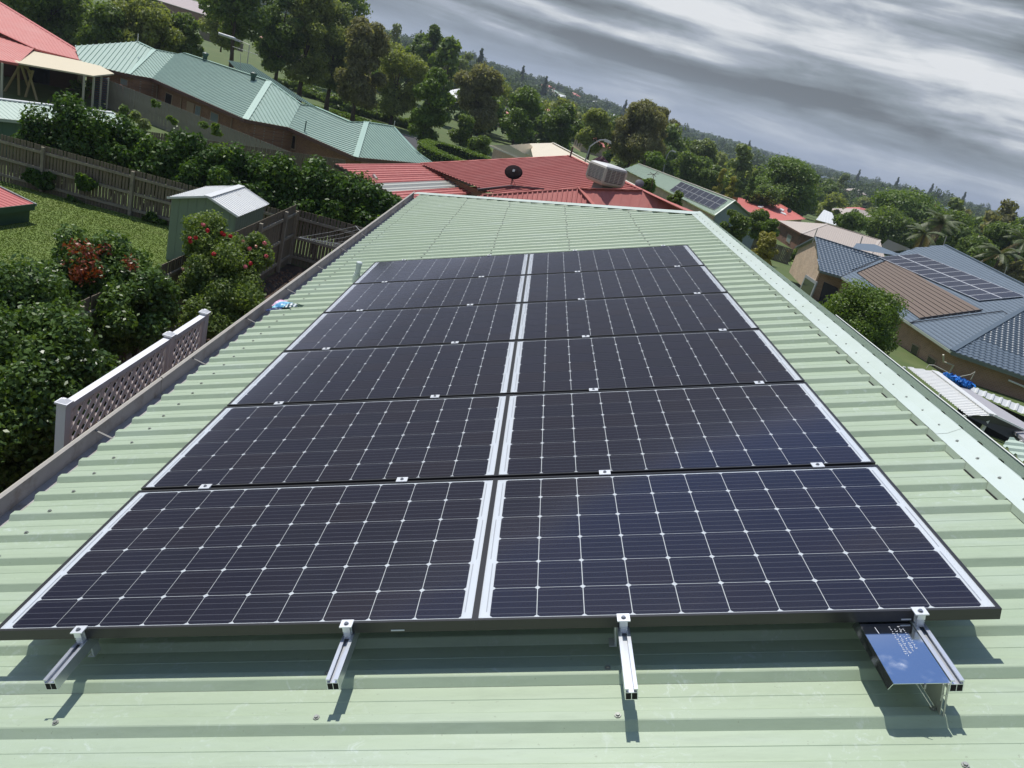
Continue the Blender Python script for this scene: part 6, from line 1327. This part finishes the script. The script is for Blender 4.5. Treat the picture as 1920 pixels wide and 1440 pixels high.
def hmesh(name, wx, wy, hw, hr, over, rm, wm):
    a, b = wx / 2 + over, wy / 2 + over; r = MB(); r.add([(-a, -b, hw), (a, -b, hw), (a, b, hw), (-a, b, hw), (-(a - b) * .9, 0, hw + hr), ((a - b) * .9, 0, hw + hr)], [(0, 1, 5, 4), (1, 2, 5), (2, 3, 4, 5), (3, 0, 4), (3, 2, 1, 0)])
    w_ = MB(); a -= over; b -= over; w_.add([(-a, -b, -1), (a, -b, -1), (a, b, -1), (-a, b, -1), (-a, -b, hw), (a, -b, hw), (a, b, hw), (-a, b, hw)], [(0, 1, 5, 4), (1, 2, 6, 5), (2, 3, 7, 6), (3, 0, 4, 7)])
    d = MB()
    for x in (-wx * .3, 0, wx * .3):
        for s in (-1, 1): d.add([(x - .8, s * (b + .04), .9), (x + .8, s * (b + .04), .9), (x + .8, s * (b + .04), 2.0), (x - .8, s * (b + .04), 2.0)], [(0, 1, 2, 3)])
    return r.mesh('roof', rm), w_.mesh('wall', wm), d.mesh('window', darkglass)
hv = [(hmesh('h', 15, 9, 2.6, 2.2, .6, whit, brick_c), 'white'), (hmesh('h', 14, 9, 2.6, 2.2, .6, r2, brick_c), 'coral red'), (hmesh('h', 16, 10, 2.6, 2.3, .6, bgr, brick_o), 'beige'), (hmesh('h', 13, 9, 2.6, 2.1, .6, slatec, brick_o), 'slate grey'), (hmesh('h', 14, 8, 2.6, 2.0, .6, pgr, brick_c), 'pale green')]
placed = []
def free(x, y, r):
    for (a, b, c) in placed:
        if (a - x) ** 2 + (b - y) ** 2 < (r + c) ** 2: return False
    return True
def zone(x, y, z):
    v = CR @ (np.array([x, y, z]) - CC); px_ = 960 + FL * v[0] / v[2]
    Z_ = ((700, 'behind the tree row on the left'), (800, 'between the tree row and the dense skyline tree'), (900, 'above the bright maple by the hedge'), (985, 'above the brown casuarina'), (1060, 'above the cream roof peak'), (1130, 'left of the twin peaked casuarina'), (1210, 'behind the twin peaked casuarina'), (1290, 'right of the twin peaked casuarina'), (1350, 'above the mint roof ridge'), (1420, 'above the golden cypresses'), (1490, 'behind the left half of the jacaranda'), (1560, 'behind the right half of the jacaranda'), (1630, 'just right of the jacaranda'), (1700, 'above the left side of the wide spreading tree'), (1770, 'above the palms'), (1840, 'above the back gable of the slate house'), (9999, 'towards the right edge'))
    return next(t for lim, t in Z_ if px_ < lim)
def depth(y, a): return a[0] if y < 185 else a[1] if y < 250 else a[2] if y < 330 else a[3] if y < 480 else a[4] if y < 700 else a[5]
DN = ('nearest', 'near', 'mid distance', 'distant', 'far', 'farthest')
def inframe(x, y, z):
    v = CR @ (np.array([x, y, z]) - CC)
    if v[2] <= 0: return False
    px_, py_ = 960 + FL * v[0] / v[2], 720 + FL * v[1] / v[2]; return -60 < px_ < 1980 and -60 < py_ < 760
nh = 0; tries = 0; used = set()
while nh < 120 and tries < 6000:
    tries += 1; Y_ = 190 + 800 * q.random() ** 1.1; X_ = Y_ * q.uniform(-.32, .78); z = gzf(X_, Y_)
    if not inframe(X_, Y_, z) or not free(X_, Y_, 9): continue
    placed.append((X_, Y_, 8)); k = int(q.choice(5, p=[.38, .2, .2, .12, .1])); (rm_, wm_, dm_), cn_ = hv[k]
    lab = '%s %s roofed house %s' % (depth(Y_, DN), cn_, zone(X_, Y_, z))
    if lab in used: placed.pop(); continue
    used.add(lab)
    t_ = thing('distant_house', lab, 'house', (X_, Y_, z), 'small houses among the trees of the valley'); t_.rotation_euler = (0, 0, q.uniform(0, 3.14)); sc_ = 1.0
    for nm_, me_ in (('roof', rm_), ('wall', wm_), ('window', dm_)): o = bpy.data.objects.new(nm_, me_); COL.objects.link(o); o.parent = t_
    nh += 1
nt = 0; tries = 0
while nt < 225 and tries < 9000:
    tries += 1; Y_ = 138 + 250 * q.random() ** 1.3; X_ = Y_ * q.uniform(-.30, .80); z = gzf(X_, Y_)
    if not inframe(X_, Y_, z + 4) or not free(X_, Y_, 3.2): continue
    if any(abs(X_ - a * Y_ / b) < 8 and b - 34 < Y_ < b for a, b, c in placed[:nh]): continue
    rr = X_ / Y_
    if Y_ < 175 and .28 < rr < .45: continue
    placed.append((X_, Y_, 2.5)); k = int(q.choice(7, p=[.24, .2, .15, .13, .08, .12, .08])); s_ = q.uniform(.65, 1.2)
    lab = '%s %s %s tree %s' % ('small' if s_ < .83 else 'medium' if s_ < 1.02 else 'large', depth(Y_, DN), kinds[k][2], zone(X_, Y_, z))
    if lab in used: placed.pop(); continue
    used.add(lab); o = obj('valley_tree', meshes[k]); o.location = (X_, Y_, z - .2); o.rotation_euler = (0, 0, q.uniform(0, 6.28)); o.scale = (s_, s_, s_ * q.uniform(.8, 1.1))
    o['label'] = lab; o['category'] = 'tree'; o['group'] = 'trees among the houses of the valley'; nt += 1
# the wooded hills beyond: one mass
N = 5200; Y_ = 330 + 900 * q.random(N * 2) ** 0.85; rr = q.uniform(-.42, .88, N * 2); X_ = Y_ * rr; z = gz(X_, Y_)
dens_ = np.sin(X_ * .021 + 2) * np.sin(Y_ * .013 + X_ * .006) > -0.78; keep = dens_
hx = np.array([p[:2] for p in placed[:nh]])
for (a, b) in hx: keep &= ~((np.abs(X_ - a * Y_ / b) < 11) & (Y_ < b + 4) & (Y_ > b - 42))
X_, Y_, z = X_[keep][:N], Y_[keep][:N], z[keep][:N]; n_ = len(X_); Ht = q.uniform(4.5, 9.5, n_) * np.where(q.random(n_) < .05, 1.5, 1.0); Rt = Ht * q.uniform(.32, .5, n_)
cen = np.repeat(np.stack([X_, Y_, z + Ht * .55], 1), 3, 0) + q.normal(size=(n_ * 3, 3)) * np.repeat(Rt, 3)[:, None] * np.array([.45, .45, .4]); rad = np.stack([np.repeat(Rt, 3) * .62, np.repeat(Rt, 3) * .62, np.repeat(Ht, 3) * .30], 1)
for nm_, sel, lf in (('far_woodland', slice(0, None, 1), 'blue'),):
    V, F = leaves(cen, rad, 420000, 1.15, q, .55, up=.5, aspect=1.3); obj('far_woodland', fastmesh('far_woodland', V, F, LEAF['blue']), kind='stuff')
# hoop pines and gums on the skyline
hq = np.random.default_rng(901); hc = [(hq.normal() * .15, hq.normal() * .15, 1.5 + 15.2 * k / 15) for k in range(16)]; hr = [(2.9 * (1 - k / 16) ** .8 + .25, 2.9 * (1 - k / 16) ** .8 + .25, .75) for k in range(16)]
V, F = leaves(hc, hr, 4200, .55, hq, .15, up=.3); pine_me = fastmesh('hoop_pine', V, F, LEAF['blue'])
for i, (x_, Y_) in enumerate(((790, 700), (985, 620), (1180, 760), (1690, 830), (1752, 800), (1620, 860), (1812, 820), (1415, 900), (905, 430), (1030, 560))):
    p = PY(x_, 40 + (x_ - 720) * .296 - 4, Y_); zg_ = gzf(p.x, Y_); o = obj('hoop_pine', pine_me); o.location = (p.x, Y_, zg_); s_ = min(1.1, max(.5, (p.z - zg_) / 17)); o.scale = (s_, s_, s_); o['label'] = 'tall dark pine on the skyline, %s' % zone(p.x, Y_, zg_); o['category'] = 'tree'; o['group'] = 'tall pines on the skyline'

# ================================================================== AIR
N2 = 2600; Y2 = 1200 + 2400 * q.random(N2); X2 = Y2 * q.uniform(-.40, .86, N2); z2 = gz(X2, Y2); V, F = leaves(np.stack([X2, Y2, z2 + 5], 1), np.stack([np.full(N2, 14.), np.full(N2, 14.), np.full(N2, 6.)], 1), 90000, 4.0, q, .5, up=.5, aspect=1.3); obj('distant_woodland', fastmesh('distant_woodland', V, F, LEAF['blue']), kind='stuff')
mb = MB(); mb.box(-4200, 4700, -80, 4400, -60, 60)
hm = bpy.data.materials.new('haze_air'); hm.use_nodes = True; hm.node_tree.nodes.remove(hm.node_tree.nodes['Principled BSDF'])
pvn = hm.node_tree.nodes.new('ShaderNodeVolumePrincipled'); pvn.inputs['Color'].default_value = (.72, .82, 1.0, 1); pvn.inputs['Density'].default_value = 0.00024; pvn.inputs['Anisotropy'].default_value = 0.2
hm.node_tree.links.new(pvn.outputs[0], hm.node_tree.nodes['Material Output'].inputs['Volume'])
mb.build('haze', hm, kind='stuff')
